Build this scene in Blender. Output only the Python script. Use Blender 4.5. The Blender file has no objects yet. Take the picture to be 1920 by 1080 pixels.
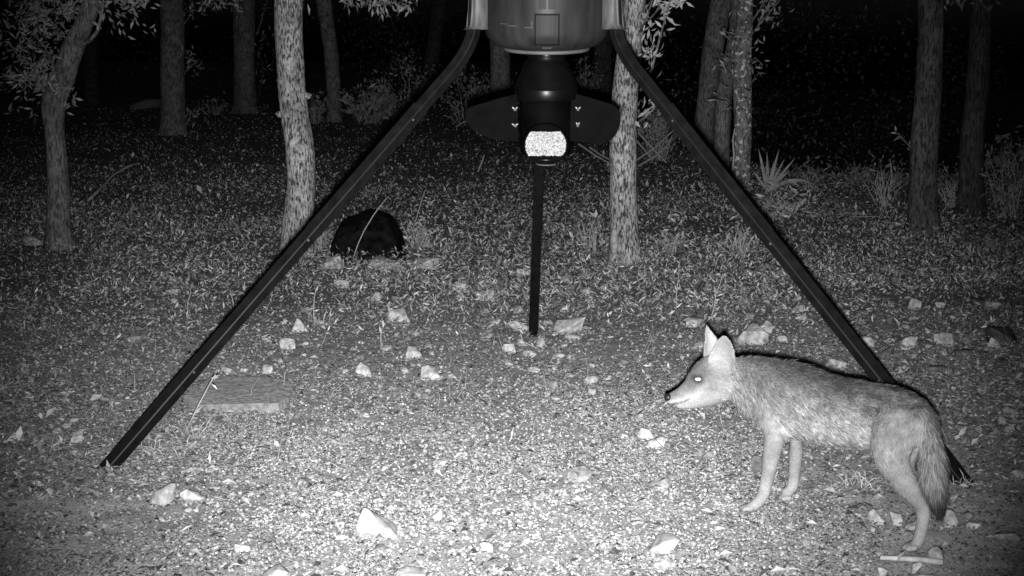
import bpy, math, random
import numpy as np
from mathutils import Vector

# ------------------------------------------------------------------ camera, world, light
S = bpy.context.scene
COL = S.collection
F = 2760.0                      # focal length in photo pixels (1920 wide)
PITCH = math.radians(8.86)
CAM = np.array([0.0, 0.0, 1.6])
cd = bpy.data.cameras.new('trail_camera')
cam = bpy.data.objects.new('trail_camera', cd)
COL.objects.link(cam)
cam.location = CAM
cam.rotation_euler = (math.pi / 2 - PITCH, 0, 0)
cd.sensor_width = 36
cd.lens = 36 * F / 1920
cd.clip_start = 0.05
cd.clip_end = 1000
S.camera = cam

w = bpy.data.worlds.new('World')
S.world = w
w.use_nodes = True
nt = w.node_tree
sky = nt.nodes.new('ShaderNodeTexSky')
sky.sky_type = 'NISHITA'
sky.sun_disc = False
sky.sun_elevation = math.radians(-1)
sky.sun_rotation = math.radians(120)
bw = nt.nodes.new('ShaderNodeRGBToBW')
nt.links.new(sky.outputs[0], bw.inputs[0])
bg = nt.nodes['Background']
nt.links.new(bw.outputs[0], bg.inputs[0])
bg.inputs[1].default_value = 0.02

# the infrared illuminator of the camera itself: an LED array just under the lens
ld = bpy.data.lights.new('infrared_illuminator', 'SPOT')
lamp = bpy.data.objects.new('infrared_illuminator', ld)
COL.objects.link(lamp)
lamp.location = (0.0, 0.0, 1.6 - 0.062)
ld.energy = 5800
ld.spot_size = math.radians(47)
ld.spot_blend = 1.0
ld.shadow_soft_size = 0.022
_t = Vector((-0.08, 10.0, 0.22)) - lamp.location
lamp.rotation_euler = _t.to_track_quat('-Z', 'Y').to_euler()

S.view_settings.view_transform = 'Standard'
S.view_settings.look = 'None'
S.view_settings.gamma = 1
S.view_settings.exposure = 0
S.view_settings.use_curve_mapping = False
try:
    S.cycles.max_bounces = 4
    S.cycles.diffuse_bounces = 2
except Exception:
    pass

# ------------------------------------------------------------------ helpers
rng = np.random.default_rng(11)
random.seed(5)


def vnoise(p, seed=0):
    """smooth value noise, p (n,k) -> (n,) in 0..1"""
    p = np.asarray(p, float)
    k = p.shape[1]
    i = np.floor(p).astype(np.int64)
    f = p - i
    f = f * f * (3 - 2 * f)
    out = np.zeros(len(p))
    for c in range(2 ** k):
        o = [(c >> j) & 1 for j in range(k)]
        h = np.full(len(p), seed * 7919 + 13, np.int64)
        wt = np.ones(len(p))
        for j in range(k):
            h = (h * 73856093) ^ ((i[:, j] + o[j]) * [19349663, 83492791, 50331653][j])
            h &= 0x7fffffff
            wt = wt * (f[:, j] if o[j] else 1 - f[:, j])
        h = (h ^ (h >> 13)) * 1274126177 & 0x7fffffff
        h = (h ^ (h >> 16)) * 668265263 & 0x7fffffff
        out += wt * ((h >> 3) & 0xffff) / 65535.0
    return out


def fbm(p, seed=0, o=3):
    p = np.asarray(p, float)
    s, a, t = 0, 1.0, 0
    for q in range(o):
        s = s + a * vnoise(p * 2 ** q, seed + q)
        t += a
        a *= .5
    return s / t


def sstep(a, b, x):
    t = np.clip((x - a) / (b - a), 0, 1)
    return t * t * (3 - 2 * t)


def terr(x, y):
    x = np.asarray(x, float)
    y = np.asarray(y, float)
    r = np.maximum(y - 11.0, 0)
    z = 0.02 * r * r / (r + 1.5)
    z = np.where(y > 70, z * 0 + 1.15, np.minimum(z, 1.15))
    drop = sstep(2.6, 5.0, x) * np.clip(y - 18.6, 0, 22) * 0.16
    z = z - drop
    z = z + 0.05 * (fbm(np.stack([x * .22 + 9.2, y * .22], -1).reshape(-1, 2), 3, 2).reshape(x.shape) - .5) * sstep(8, 14, y)
    return z


def ray(u, v):
    a, b = (u - 960) / F, (540 - v) / F
    cp, sp = math.cos(PITCH), math.sin(PITCH)
    return np.array([a, cp + b * sp, -sp + b * cp])


def U(u, v, d):
    """the world point at depth d behind a spot of the photograph"""
    return CAM + ray(u, v) * d


def G(u, v):
    """where the line of sight meets the ground"""
    r = ray(u, v)
    lo = 2.0
    d = lo
    while d < 120:
        p = CAM + r * d
        if p[2] < float(terr(p[0:1], p[1:2])[0]):
            break
        d += 0.05
    a, b = d - .05, d
    for _ in range(18):
        m = (a + b) / 2
        p = CAM + r * m
        if p[2] < float(terr(p[0:1], p[1:2])[0]):
            b = m
        else:
            a = m
    return CAM + r * b, b


def gz(x, y):
    return float(terr(np.array([x]), np.array([y]))[0])


def link(o, parent=None):
    COL.objects.link(o)
    if parent is not None:
        o.parent = parent
    return o


def tag(o, label, cat=None, group=None, kind=None):
    if label:
        o['label'] = label
    if cat:
        o['category'] = cat
    if group:
        o['group'] = group
    if kind:
        o['kind'] = kind
    return o


def empty(name, loc, label, cat, group=None):
    o = bpy.data.objects.new(name, None)
    o.empty_display_size = .1
    COL.objects.link(o)
    o.location = tuple(float(c) for c in loc)
    return tag(o, label, cat, group)


def mk(name, V, T, mat, parent=None, alb=None, smooth=False):
    """one mesh object from world-space vertices; T is an (n,3|4) array or a list of polygons"""
    V = np.asarray(V, np.float32)
    if parent is not None:
        V = V - np.array(parent.matrix_world.translation if False else _wloc(parent), np.float32)
    me = bpy.data.meshes.new(name)
    if isinstance(T, np.ndarray):
        n, k = T.shape
        me.vertices.add(len(V))
        me.vertices.foreach_set('co', V.ravel())
        me.loops.add(n * k)
        me.loops.foreach_set('vertex_index', T.astype(np.int32).ravel())
        me.polygons.add(n)
        me.polygons.foreach_set('loop_start', np.arange(0, n * k, k, dtype=np.int32))
        me.update(calc_edges=True)
    else:
        me.from_pydata([tuple(map(float, v)) for v in V], [], [tuple(map(int, t)) for t in T])
    if smooth:
        me.polygons.foreach_set('use_smooth', np.ones(len(me.polygons), bool))
    if alb is not None:
        at = me.attributes.new('albedo', 'FLOAT_COLOR', 'POINT')
        c = np.ones((len(V), 4), np.float32)
        c[:, :3] = np.asarray(alb, np.float32)[:, None]
        at.data.foreach_set('color', c.ravel())
    me.materials.append(mat)
    o = bpy.data.objects.new(name, me)
    return link(o, parent)


def _wloc(o):
    p = np.zeros(3)
    while o is not None:
        p += np.array(o.location)
        o = o.parent
    return p


def g3(v):
    return (v, v, v, 1)


def new_mat(name, rough=.9, spec=.2):
    m = bpy.data.materials.new(name)
    m.use_nodes = True
    b = m.node_tree.nodes['Principled BSDF']
    b.inputs['Roughness'].default_value = rough
    b.inputs['Specular IOR Level'].default_value = spec
    return m, m.node_tree, b


def plain(name, a, b_, scale=20, rough=.9, spec=.2, bump=0.0, metal=0.0, stretch=(1, 1, 1), detail=6):
    """noise mottled grey"""
    m, t, p = new_mat(name, rough, spec)
    tc = t.nodes.new('ShaderNodeTexCoord')
    mp = t.nodes.new('ShaderNodeMapping')
    mp.inputs['Scale'].default_value = stretch
    n = t.nodes.new('ShaderNodeTexNoise')
    n.inputs['Scale'].default_value = scale
    n.inputs['Detail'].default_value = detail
    r = t.nodes.new('ShaderNodeValToRGB')
    r.color_ramp.elements[0].position = .32
    r.color_ramp.elements[1].position = .68
    r.color_ramp.elements[0].color = g3(a)
    r.color_ramp.elements[1].color = g3(b_)
    t.links.new(tc.outputs['Object'], mp.inputs[0])
    t.links.new(mp.outputs[0], n.inputs['Vector'])
    t.links.new(n.outputs['Fac'], r.inputs[0])
    t.links.new(r.outputs[0], p.inputs['Base Color'])
    p.inputs['Metallic'].default_value = metal
    if bump:
        bm = t.nodes.new('ShaderNodeBump')
        bm.inputs['Strength'].default_value = bump
        bm.inputs['Distance'].default_value = .01
        t.links.new(n.outputs['Fac'], bm.inputs['Height'])
        t.links.new(bm.outputs[0], p.inputs['Normal'])
    return m


def attr_mat(name, rough=.9, spec=.15, scale=60, lo=.75, hi=1.2, bump=0.0):
    m, t, p = new_mat(name, rough, spec)
    a = t.nodes.new('ShaderNodeAttribute')
    a.attribute_name = 'albedo'
    tc = t.nodes.new('ShaderNodeTexCoord')
    n = t.nodes.new('ShaderNodeTexNoise')
    n.inputs['Scale'].default_value = scale
    n.inputs['Detail'].default_value = 5
    mr = t.nodes.new('ShaderNodeMapRange')
    mr.inputs[1].default_value = .3
    mr.inputs[2].default_value = .7
    mr.inputs[3].default_value = lo
    mr.inputs[4].default_value = hi
    mx = t.nodes.new('ShaderNodeMix')
    mx.data_type = 'RGBA'
    mx.blend_type = 'MULTIPLY'
    mx.inputs[0].default_value = 1
    t.links.new(tc.outputs['Object'], n.inputs['Vector'])
    t.links.new(n.outputs['Fac'], mr.inputs[0])
    t.links.new(a.outputs['Color'], mx.inputs[6])
    t.links.new(mr.outputs[0], mx.inputs[7])
    t.links.new(mx.outputs[2], p.inputs['Base Color'])
    if bump:
        bm = t.nodes.new('ShaderNodeBump')
        bm.inputs['Strength'].default_value = bump
        bm.inputs['Distance'].default_value = .012
        t.links.new(n.outputs['Fac'], bm.inputs['Height'])
        t.links.new(bm.outputs[0], p.inputs['Normal'])
    return m


def bark_mat(name, lo, hi, sxy=60, sz=15, speck=0.0):
    """furrowed bark: short upright dark furrows between pale plates"""
    m, t, p = new_mat(name, .95, .06)
    L = t.links.new
    N = t.nodes.new

    def noise(vec, scale, detail, rough=.5):
        n = N('ShaderNodeTexNoise')
        n.inputs['Scale'].default_value = scale
        n.inputs['Detail'].default_value = detail
        n.inputs['Roughness'].default_value = rough
        L(vec, n.inputs['Vector'])
        return n

    def ramp(f, p0, p1, c0, c1):
        r = N('ShaderNodeValToRGB')
        r.color_ramp.elements[0].position = p0
        r.color_ramp.elements[1].position = p1
        r.color_ramp.elements[0].color = g3(c0)
        r.color_ramp.elements[1].color = g3(c1)
        L(f, r.inputs[0])
        return r

    def mul(a, b):
        x = N('ShaderNodeMix')
        x.data_type = 'RGBA'
        x.blend_type = 'MULTIPLY'
        x.inputs[0].default_value = 1
        L(a, x.inputs[6])
        L(b, x.inputs[7])
        return x.outputs[2]
    tc = N('ShaderNodeTexCoord')
    mp = N('ShaderNodeMapping')
    mp.inputs['Scale'].default_value = (sxy, sxy, sz)
    L(tc.outputs['Object'], mp.inputs[0])
    f1 = noise(mp.outputs[0], 1, 3, .6)
    furrow = ramp(f1.outputs['Fac'], .39, .53, lo, hi)
    big = ramp(noise(tc.outputs['Object'], 7, 8, .6).outputs['Fac'], .32, .68, .5, 1.35)
    fine = ramp(noise(tc.outputs['Object'], 130, 4).outputs['Fac'], .3, .7, .65, 1.3)
    last = mul(mul(furrow.outputs[0], big.outputs[0]), fine.outputs[0])
    if speck:
        sr = ramp(noise(tc.outputs['Object'], 24, 4).outputs['Fac'], .58, .63, 0, 1)
        m2 = N('ShaderNodeMix')
        m2.data_type = 'RGBA'
        m2.inputs[7].default_value = g3(speck)
        L(sr.outputs[0], m2.inputs[0])
        L(last, m2.inputs[6])
        last = m2.outputs[2]
    L(last, p.inputs['Base Color'])
    bm = N('ShaderNodeBump')
    bm.inputs['Strength'].default_value = .9
    bm.inputs['Distance'].default_value = .012
    L(furrow.outputs[0], bm.inputs['Height'])
    L(bm.outputs[0], p.inputs['Normal'])
    return m


def unit(v):
    v = np.asarray(v, float)
    return v / np.maximum(np.linalg.norm(v, axis=-1, keepdims=True), 1e-9)


def tube(P, R, k=6, caps=True, up=None):
    """verts and faces (list) of a tube through P with radii R"""
    P = np.asarray(P, float)
    n = len(P)
    R = np.broadcast_to(np.asarray(R, float), (n,))
    T = np.zeros_like(P)
    T[1:-1] = P[2:] - P[:-2]
    T[0] = P[1] - P[0]
    T[-1] = P[-1] - P[-2]
    T = unit(T)
    ref = np.array([0, 0, 1.0]) if up is None else np.asarray(up, float)
    if abs(np.dot(T[0], ref)) > .95 and up is None:
        ref = np.array([0, 1.0, 0])
    A = unit(ref - (T @ ref)[:, None] * T)
    B = np.cross(T, A)
    an = np.arange(k) * 2 * math.pi / k
    V = P[:, None] + R[:, None, None] * (np.cos(an)[None, :, None] * A[:, None] + np.sin(an)[None, :, None] * B[:, None])
    V = V.reshape(-1, 3)
    Fc = []
    for i in range(n - 1):
        for j in range(k):
            a, b = i * k + j, i * k + (j + 1) % k
            Fc.append((a, b, b + k, a + k))
    if caps:
        Fc.append(tuple(range(k - 1, -1, -1)))
        Fc.append(tuple((n - 1) * k + j for j in range(k)))
    return V, Fc


def join(parts):
    V, Fc, o = [], [], 0
    for v, f in parts:
        V.append(np.asarray(v, float))
        Fc += [tuple(i + o for i in t) for t in f]
        o += len(v)
    return np.concatenate(V), Fc


def lathe(prof, k=48, axis=(0, 0, 1), c=(0, 0, 0), close=False):
    V, Fc = [], []
    n = len(prof)
    for r, z in prof:
        for j in range(k):
            a = 2 * math.pi * j / k
            V.append((r * math.cos(a), r * math.sin(a), z))
    for i in range(n - 1):
        for j in range(k):
            a, b = i * k + j, i * k + (j + 1) % k
            Fc.append((a, b, b + k, a + k))
    if close:
        Fc.append(tuple(range(k - 1, -1, -1)))
        Fc.append(tuple((n - 1) * k + j for j in range(k)))
    return np.array(V), Fc


def box(c, s, R=None):
    V = np.array([(x, y, z) for x in (-.5, .5) for y in (-.5, .5) for z in (-.5, .5)]) * np.array(s)
    if R is not None:
        V = V @ np.array(R).T
    V = V + np.array(c)
    Fc = [(0, 1, 3, 2), (4, 6, 7, 5), (0, 4, 5, 1), (2, 3, 7, 6), (0, 2, 6, 4), (1, 5, 7, 3)]
    return V, Fc


def leaf_mesh(P, D, W, L, wd, fold=.25):
    """pointed leaves: base P, direction D, width axis W, length L, width wd -> verts, tris"""
    n = len(P)
    D = unit(D)
    W = unit(W - (W * D).sum(-1, keepdims=True) * D)
    N = np.cross(D, W)
    L = np.broadcast_to(L, (n,))[:, None]
    wd = np.broadcast_to(wd, (n,))[:, None]
    b = P
    mid = P + D * L * .5
    l = mid + W * wd * .5 + N * wd * fold
    r = mid - W * wd * .5 + N * wd * fold
    tip = P + D * L - N * L * .12
    V = np.stack([b, l, mid, r, tip], 1).reshape(-1, 3)
    o = (np.arange(n) * 5)[:, None]
    T = np.concatenate([o + np.array([[0, 2, 1]]), o + np.array([[0, 3, 2]]), o + np.array([[1, 2, 4]]), o + np.array([[2, 3, 4]])], 0)
    return V, T


def rdir(n, r=rng):
    return unit(r.normal(size=(n, 3)))


# ------------------------------------------------------------------ materials
M_soil = attr_mat('dry soil', .95, .05, 150, .5, 1.55, bump=.35)
M_gravel = attr_mat('gravel stone', .85, .15, 90)
M_litter = attr_mat('dead leaves', .8, .2, 40)
M_leaf = attr_mat('leaf', .55, .3, 30)
M_twig = plain('dry twig', .18, .34, 40, .9)
M_straw = plain('dry stalk', .2, .36, 30, .8)
M_yucca = plain('yucca blade', .15, .30, 12, .7)
M_black = plain('black plastic', .0016, .003, 14, .33, .14)
M_blackrough = plain('black rough plastic', .0008, .0022, 14, .6, .012)
M_drum = plain('dark drum plastic', .009, .022, 4, .45, .12, stretch=(4, 4, .8), detail=9)
M_panel = plain('scuffed drum plastic', .04, .07, 20, .6, .1)
M_plate = plain('drum panel', .011, .018, 6, .5, .08)
M_groove = plain('panel groove', .003, .006, 6, .6, .05)
M_socket = plain('worn leg socket', .035, .075, 8, .5, .2, stretch=(8, 8, 1))
M_rim = plain('drum rim', .05, .08, 8, .5, .2)
M_steel = plain('painted steel tube', .0042, .0078, 22, .42, .06)
M_zinc = plain('zinc wing nut', .12, .3, 60, .4, .5, metal=.6)
M_feed = attr_mat('feed pellets', .7, .2, 50, .9, 1.1)
M_concrete = plain('rough concrete', .09, .24, 42, .95, .1, .7, detail=9)
M_limestone = attr_mat('limestone', .95, .06, 38, .5, 1.3, bump=.5)
M_lump = plain("dull black", .0008, .009, 16, .98, .04, .9)  # near-black mottled colour of the lump
M_fur = attr_mat('coyote fur', .75, .2, 200, .95, 1.05)
M_skin = attr_mat('coyote coat', .9, .08, 160, .8, 1.2)
M_nose = plain('nose leather', .006, .012, 60, .45, .3)
M_eye = plain('painted eyeshine', .5, .7, 10, .35, .4)  # pale base colour stands in for eyeshine thrown back from the lamp
M_wood = plain('weathered log', .07, .16, 12, .9, .1, .5, stretch=(8, 1, 8))
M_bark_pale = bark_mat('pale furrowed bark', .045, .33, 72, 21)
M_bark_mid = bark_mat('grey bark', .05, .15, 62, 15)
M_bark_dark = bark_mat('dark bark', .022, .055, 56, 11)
M_bark_lichen = bark_mat('lichen spotted bark', .05, .15, 62, 17, speck=.42)
M_bark_spot = bark_mat('sparsely spotted bark', .025, .085, 58, 13)

M_concrete.node_tree.nodes['Principled BSDF'].inputs['Diffuse Roughness'].default_value = .35

# ------------------------------------------------------------------ ground
def axis(segs):
    out = []
    for a, b, s in segs:
        out += list(np.arange(a, b, s))
    return np.array(out)


gx = axis([(-160, -20, 10), (-20, -5, .5), (-5, -2.6, .06), (-2.6, 2.8, .028), (2.8, 5, .06), (5, 20, .5), (20, 161, 10)])
gy = axis([(-40, 2, 3), (2, 4.2, .1), (4.2, 9, .03), (9, 14, .06), (14, 26, .2), (26, 70, 1), (70, 200, 10)])
X, Y = np.meshgrid(gx, gy)
Z = terr(X, Y)
q = np.stack([X.ravel(), Y.ravel()], -1)
near = (sstep(3.5, 4.5, Y) * (1 - sstep(14, 22, Y)))
Z = Z - near * (.014 * fbm(q * 9, 5, 2) + .008 * vnoise(q * 28, 8)).reshape(X.shape)
nx, ny = len(gx), len(gy)
idx = np.arange(nx * ny).reshape(ny, nx)
T = np.stack([idx[:-1, :-1], idx[:-1, 1:], idx[1:, 1:], idx[1:, :-1]], -1).reshape(-1, 4)
pad = np.exp(-(np.abs(X.ravel() / 3.1) ** 3 + np.abs((Y.ravel() - 5.8) / 3.5) ** 3))
pat = fbm(q * .9, 15, 3)
pad = np.clip(pad * (.75 + .6 * pat), 0, 1)
galb = (.15 + .17 * pad) * (.7 + .6 * fbm(q * 3.1, 17, 3))
ground = mk('ground', np.stack([X, Y, Z], -1).reshape(-1, 3), T, M_soil, alb=galb, smooth=True)
tag(ground, 'dry stony soil of the night clearing', kind='structure')


def scatter(n, d0, d1, margin=1.2, pw=1.0):
    """random ground points, denser near the camera: (n,3)"""
    t = rng.random(n)
    if pw == 1.0:
        D = 1 / (1 / d0 + t * (1 / d1 - 1 / d0))
    else:
        D = d0 + (d1 - d0) * t ** pw
    hw = D * .355 + margin
    x = (rng.random(n) * 2 - 1) * hw
    return np.stack([x, D, terr(x, D)], -1)


def chips(P, size, flat, alb, tilt=.45):
    """irregular flat stones: ring of five and a raised middle"""
    n = len(P)
    N = unit(np.stack([rng.normal(0, tilt, n), rng.normal(0, tilt, n), np.ones(n)], -1))
    A = unit(np.cross(N, rdir(n)))
    B = np.cross(N, A)
    asp = rng.uniform(.55, 1.0, n)
    V = np.zeros((n, 6, 3))
    ph = rng.random(n) * 6.28
    for j in range(5):
        a = ph + j * 2 * math.pi / 5 + rng.normal(0, .22, n)
        r = size * rng.uniform(.7, 1.15, n) * .5
        V[:, j] = P + A * (np.cos(a) * r)[:, None] + B * (np.sin(a) * r * asp)[:, None] - N * (size * flat * .35)[:, None]
    V[:, 5] = P + N * (size * flat * rng.uniform(.5, 1, n))[:, None] + A * (rng.normal(0, .14, n) * size)[:, None]
    o = (np.arange(n) * 6)[:, None]
    T = np.concatenate([o + np.array([[j, (j + 1) % 5, 5]]) for j in range(5)], 0)
    return V.reshape(-1, 3), T, np.repeat(alb, 6)


def gravel_alb(n, lo=.13, hi=.50):
    a = lo + (hi - lo) * rng.random(n) ** 1.35
    return a


# gravel bed in front, thinning out to the sides and behind
n = 330000
P = scatter(n, 4.2, 9.8, .5)
cx = (P[:, 0] / (P[:, 1] * .355))
bed = np.exp(-(np.abs(P[:, 1] - 5.75) / 1.35) ** 3) * np.exp(-(np.abs(cx + .08) / .6) ** 4)
bed0 = bed
bed = (.30 + .75 * bed) * np.clip(.18 + 1.5 * sstep(.38, .58, fbm(P[:, :2] * 2.1, 21, 3)), .34, 1.2) * (1 - .3 * sstep(5.0, 4.5, P[:, 1]))
keep = rng.random(n) < bed
P, bed0 = P[keep], bed0[keep]
n = len(P)
size = rng.uniform(.006, .019, n) * np.where(rng.random(n) < .03, 1.7, 1)
P[:, 2] += .001
V, T, C = chips(P, size, rng.uniform(.2, .5, n), gravel_alb(n) * (.5 + .5 * np.clip(bed0 * 1.6, 0, 1)))
tag(mk('gravel', V, T, M_gravel, alb=C), 'bright crushed gravel spread under the feeder', kind='stuff')

# pebbles further out
P = scatter(40000, 6.5, 22, 1.2)
n = len(P)
V, T, C = chips(P, rng.uniform(.009, .026, n) * np.where(rng.random(n) < .05, 1.8, 1), rng.uniform(.25, .55, n), gravel_alb(n, .08, .42))
tag(mk('pebbles', V, T, M_gravel, alb=C), 'scattered small pebbles among the leaf litter', kind='stuff')

# dead leaves, flat nearby; far ones tipped up and paler in place of light
P = scatter(190000, 5.2, 36, 1.5)
keep = rng.random(len(P)) < np.clip(.2 + sstep(7.8, 11.0, P[:, 1]) + .9 * sstep(.35, .9, np.abs(P[:, 0] / (P[:, 1] * .355))) * .9, 0, 1) * np.clip(-.35 + 2.6 * fbm(P[:, :2] * 1.1, 31, 3), .1, 1)
P = P[keep]
n = len(P)
D = unit(np.stack([rng.normal(size=n), rng.normal(size=n), np.abs(rng.normal(0, 1, n)) * (.3 + .7 * sstep(7, 12, P[:, 1]))], -1))
W = unit(np.cross(np.stack([rng.normal(0, .5, n), rng.normal(0, .6, n), np.ones(n)], -1), D))
L = rng.uniform(.010, .030, n) * np.exp(rng.normal(0, .35, n)) * (1 + .5 * sstep(9, 16, P[:, 1]))
P[:, 2] += .004 + rng.random(n) * .01
V, T = leaf_mesh(P, D, W, L, L * rng.uniform(.22, .5, n), .2)
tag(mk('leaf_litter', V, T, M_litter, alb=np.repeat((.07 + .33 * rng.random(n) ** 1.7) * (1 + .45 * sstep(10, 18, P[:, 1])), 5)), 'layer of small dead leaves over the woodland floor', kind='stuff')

P = scatter(2600, 4.3, 9.5, .4)
n = len(P)
D = unit(np.stack([rng.normal(size=n), rng.normal(size=n), np.abs(rng.normal(0, .25, n))], -1))
W = unit(np.cross(np.stack([rng.normal(0, .35, n), rng.normal(0, .35, n), np.ones(n)], -1), D))
L = rng.uniform(.02, .055, n)
P[:, 2] += .007
V, T = leaf_mesh(P, D, W, L, L * rng.uniform(.15, .55, n), .2)
tag(mk('leaf_scraps', V, T, M_litter, alb=np.repeat(np.where(rng.random(n) < .3, .05, .12 + .3 * rng.random(n)), 5)), 'larger scraps of dead leaf and bark strewn over the trodden ground', kind='stuff')

# short upright leafy growth in patches
P = scatter(80000, 8.2, 26, 1.5)
dens = sstep(.42, .62, fbm(P[:, :2] * .75, 41, 3)) * sstep(8.3, 10.5, P[:, 1]) * (1 - .75 * sstep(15, 22, P[:, 1])) + .08
P = P[rng.random(len(P)) < dens]
n = len(P)
D = unit(np.stack([rng.normal(0, .9, n), rng.normal(0, .7, n), rng.uniform(.1, 1.2, n)], -1))
L = rng.uniform(.02, .055, n)
P[:, 2] += rng.random(n) ** 1.6 * .10
V, T = leaf_mesh(P, D, rdir(n), L, L * rng.uniform(.16, .3, n), .2)
tag(mk('ground_cover', V, T, M_leaf, alb=np.repeat(.09 + .40 * rng.random(n) ** 1.5, 5)), 'low leafy growth covering the ground behind the feeder', kind='stuff')

# thin dead grass stems and twigs
n = 2600
P = scatter(n, 5.6, 24, 1.2)
par = []
Vs, Ts = [], []
D = unit(np.stack([rng.normal(0, 1, n), rng.normal(0, 1, n), np.where(rng.random(n) < .35, rng.uniform(.6, 2.5, n), rng.uniform(0, .18, n))], -1))
Ln = rng.uniform(.05, .19, n)
rad = rng.uniform(.001, .0022, n)
B1 = rdir(n)
A = unit(np.cross(D, B1))
B = np.cross(D, A)
bend = rdir(n) * (Ln * .16)[:, None]
pts = [P, P + D * (Ln * .5)[:, None] + bend, P + D * Ln[:, None]]
V = np.zeros((n, 9, 3))
for i, p in enumerate(pts):
    for j in range(3):
        a = 2 * math.pi * j / 3
        rr = rad * (1 - .3 * i)
        V[:, i * 3 + j] = p + (A * math.cos(a) + B * math.sin(a)) * rr[:, None]
V[:, :, 2] = np.maximum(V[:, :, 2], terr(V[:, :, 0], V[:, :, 1]) + .001)
o = (np.arange(n) * 9)[:, None]
T = np.concatenate([o + np.array([[i * 3 + j, i * 3 + (j + 1) % 3, i * 3 + 3 + (j + 1) % 3, i * 3 + 3 + j]]) for i in range(2) for j in range(3)], 0)
tag(mk('grass_stems', V.reshape(-1, 3), T, M_straw), 'thin dry grass stems and twig bits over the ground', kind='stuff')

# ------------------------------------------------------------------ trees
def leaves_cloud(C, rad, n, L=(.05, .09), wr=(.22, .36), alb=(.08, .34), shell=False, r=rng):
    C = np.asarray(C, float)
    q_ = rdir(n, r) * (r.random(n) ** (.33 if not shell else .15))[:, None]
    P = C + q_ * np.asarray(rad)
    D = unit(rdir(n, r) + q_ * .5 + np.array([0, 0, -.05]))
    L_ = r.uniform(L[0], L[1], n)
    V, T = leaf_mesh(P, D, rdir(n, r), L_, L_ * r.uniform(wr[0], wr[1], n), .15)
    return V, T, np.repeat(r.uniform(alb[0], alb[1], n), 5)


def cat_leaf(parts):
    V, T, C, o = [], [], [], 0
    for v, t, c in parts:
        V.append(v)
        T.append(t + o)
        C.append(c)
        o += len(v)
    return np.concatenate(V), np.concatenate(T), np.concatenate(C)


def twig_leaves(path, n, L=(.05, .085), spread=.06, alb=(.12, .36), wr=(.22, .34)):
    """leaves set in whorls along a twig"""
    path = np.asarray(path, float)
    t = rng.random(n) ** .7 * (len(path) - 1)
    i = np.minimum(t.astype(int), len(path) - 2)
    f = (t - i)[:, None]
    P = path[i] * (1 - f) + path[i + 1] * f + rng.normal(0, spread * .3, (n, 3))
    D = unit(unit(path[i + 1] - path[i]) * .8 + rdir(n) * 1.0)
    L_ = rng.uniform(L[0], L[1], n)
    V, T = leaf_mesh(P, D, rdir(n), L_, L_ * rng.uniform(wr[0], wr[1], n), .15)
    return V, T, np.repeat(rng.uniform(alb[0], alb[1], n), 5)


def trunk_mesh(P, R, k=40, sub=10, amp=.05, seed=1, flare=True):
    """trunk with an uneven, lumpy surface through P with radii R, more rings by interpolation"""
    P = np.asarray(P, float)
    R = np.asarray(R, float)
    t = np.linspace(0, len(P) - 1, (len(P) - 1) * sub + 1)
    # catmull-rom
    def cr(A):
        A2 = np.concatenate([[2 * A[0] - A[1]], A, [2 * A[-1] - A[-2]]])
        i = np.minimum(t.astype(int), len(A) - 2)
        f = (t - i)
        f = f[:, None] if A.ndim == 2 else f
        a, b, c, d = A2[i], A2[i + 1], A2[i + 2], A2[i + 3]
        return .5 * (2 * b + (c - a) * f + (2 * a - 5 * b + 4 * c - d) * f ** 2 + (3 * b - a - 3 * c + d) * f ** 3)
    Q, Rr = cr(P), cr(R)
    V, Fc = tube(Q, Rr, k)
    n = len(Q)
    ang = np.tile(np.arange(k) * 2 * math.pi / k, n)
    cen = np.repeat(Q, k, 0)
    dirv = V - cen
    rr = np.linalg.norm(dirv, axis=1)
    hh = cen[:, 2]
    nz = fbm(np.stack([np.cos(ang) * 1.6 + seed * 7, np.sin(ang) * 1.6, hh * 2.2], -1), seed, 3) - .5
    nf = fbm(np.stack([np.cos(ang) * 7 + seed * 3, np.sin(ang) * 7, hh * 9], -1), seed + 5, 2) - .5
    s = 1 + amp * 3.2 * nz + amp * 1.2 * nf
    z0 = P[0][2]
    if flare:
        s = s * (1 + .5 * np.exp(-(hh - z0) / .16) * (1 + .5 * np.cos(ang * 4 + seed)))
    return cen + dirv * s[:, None], Fc


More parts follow.
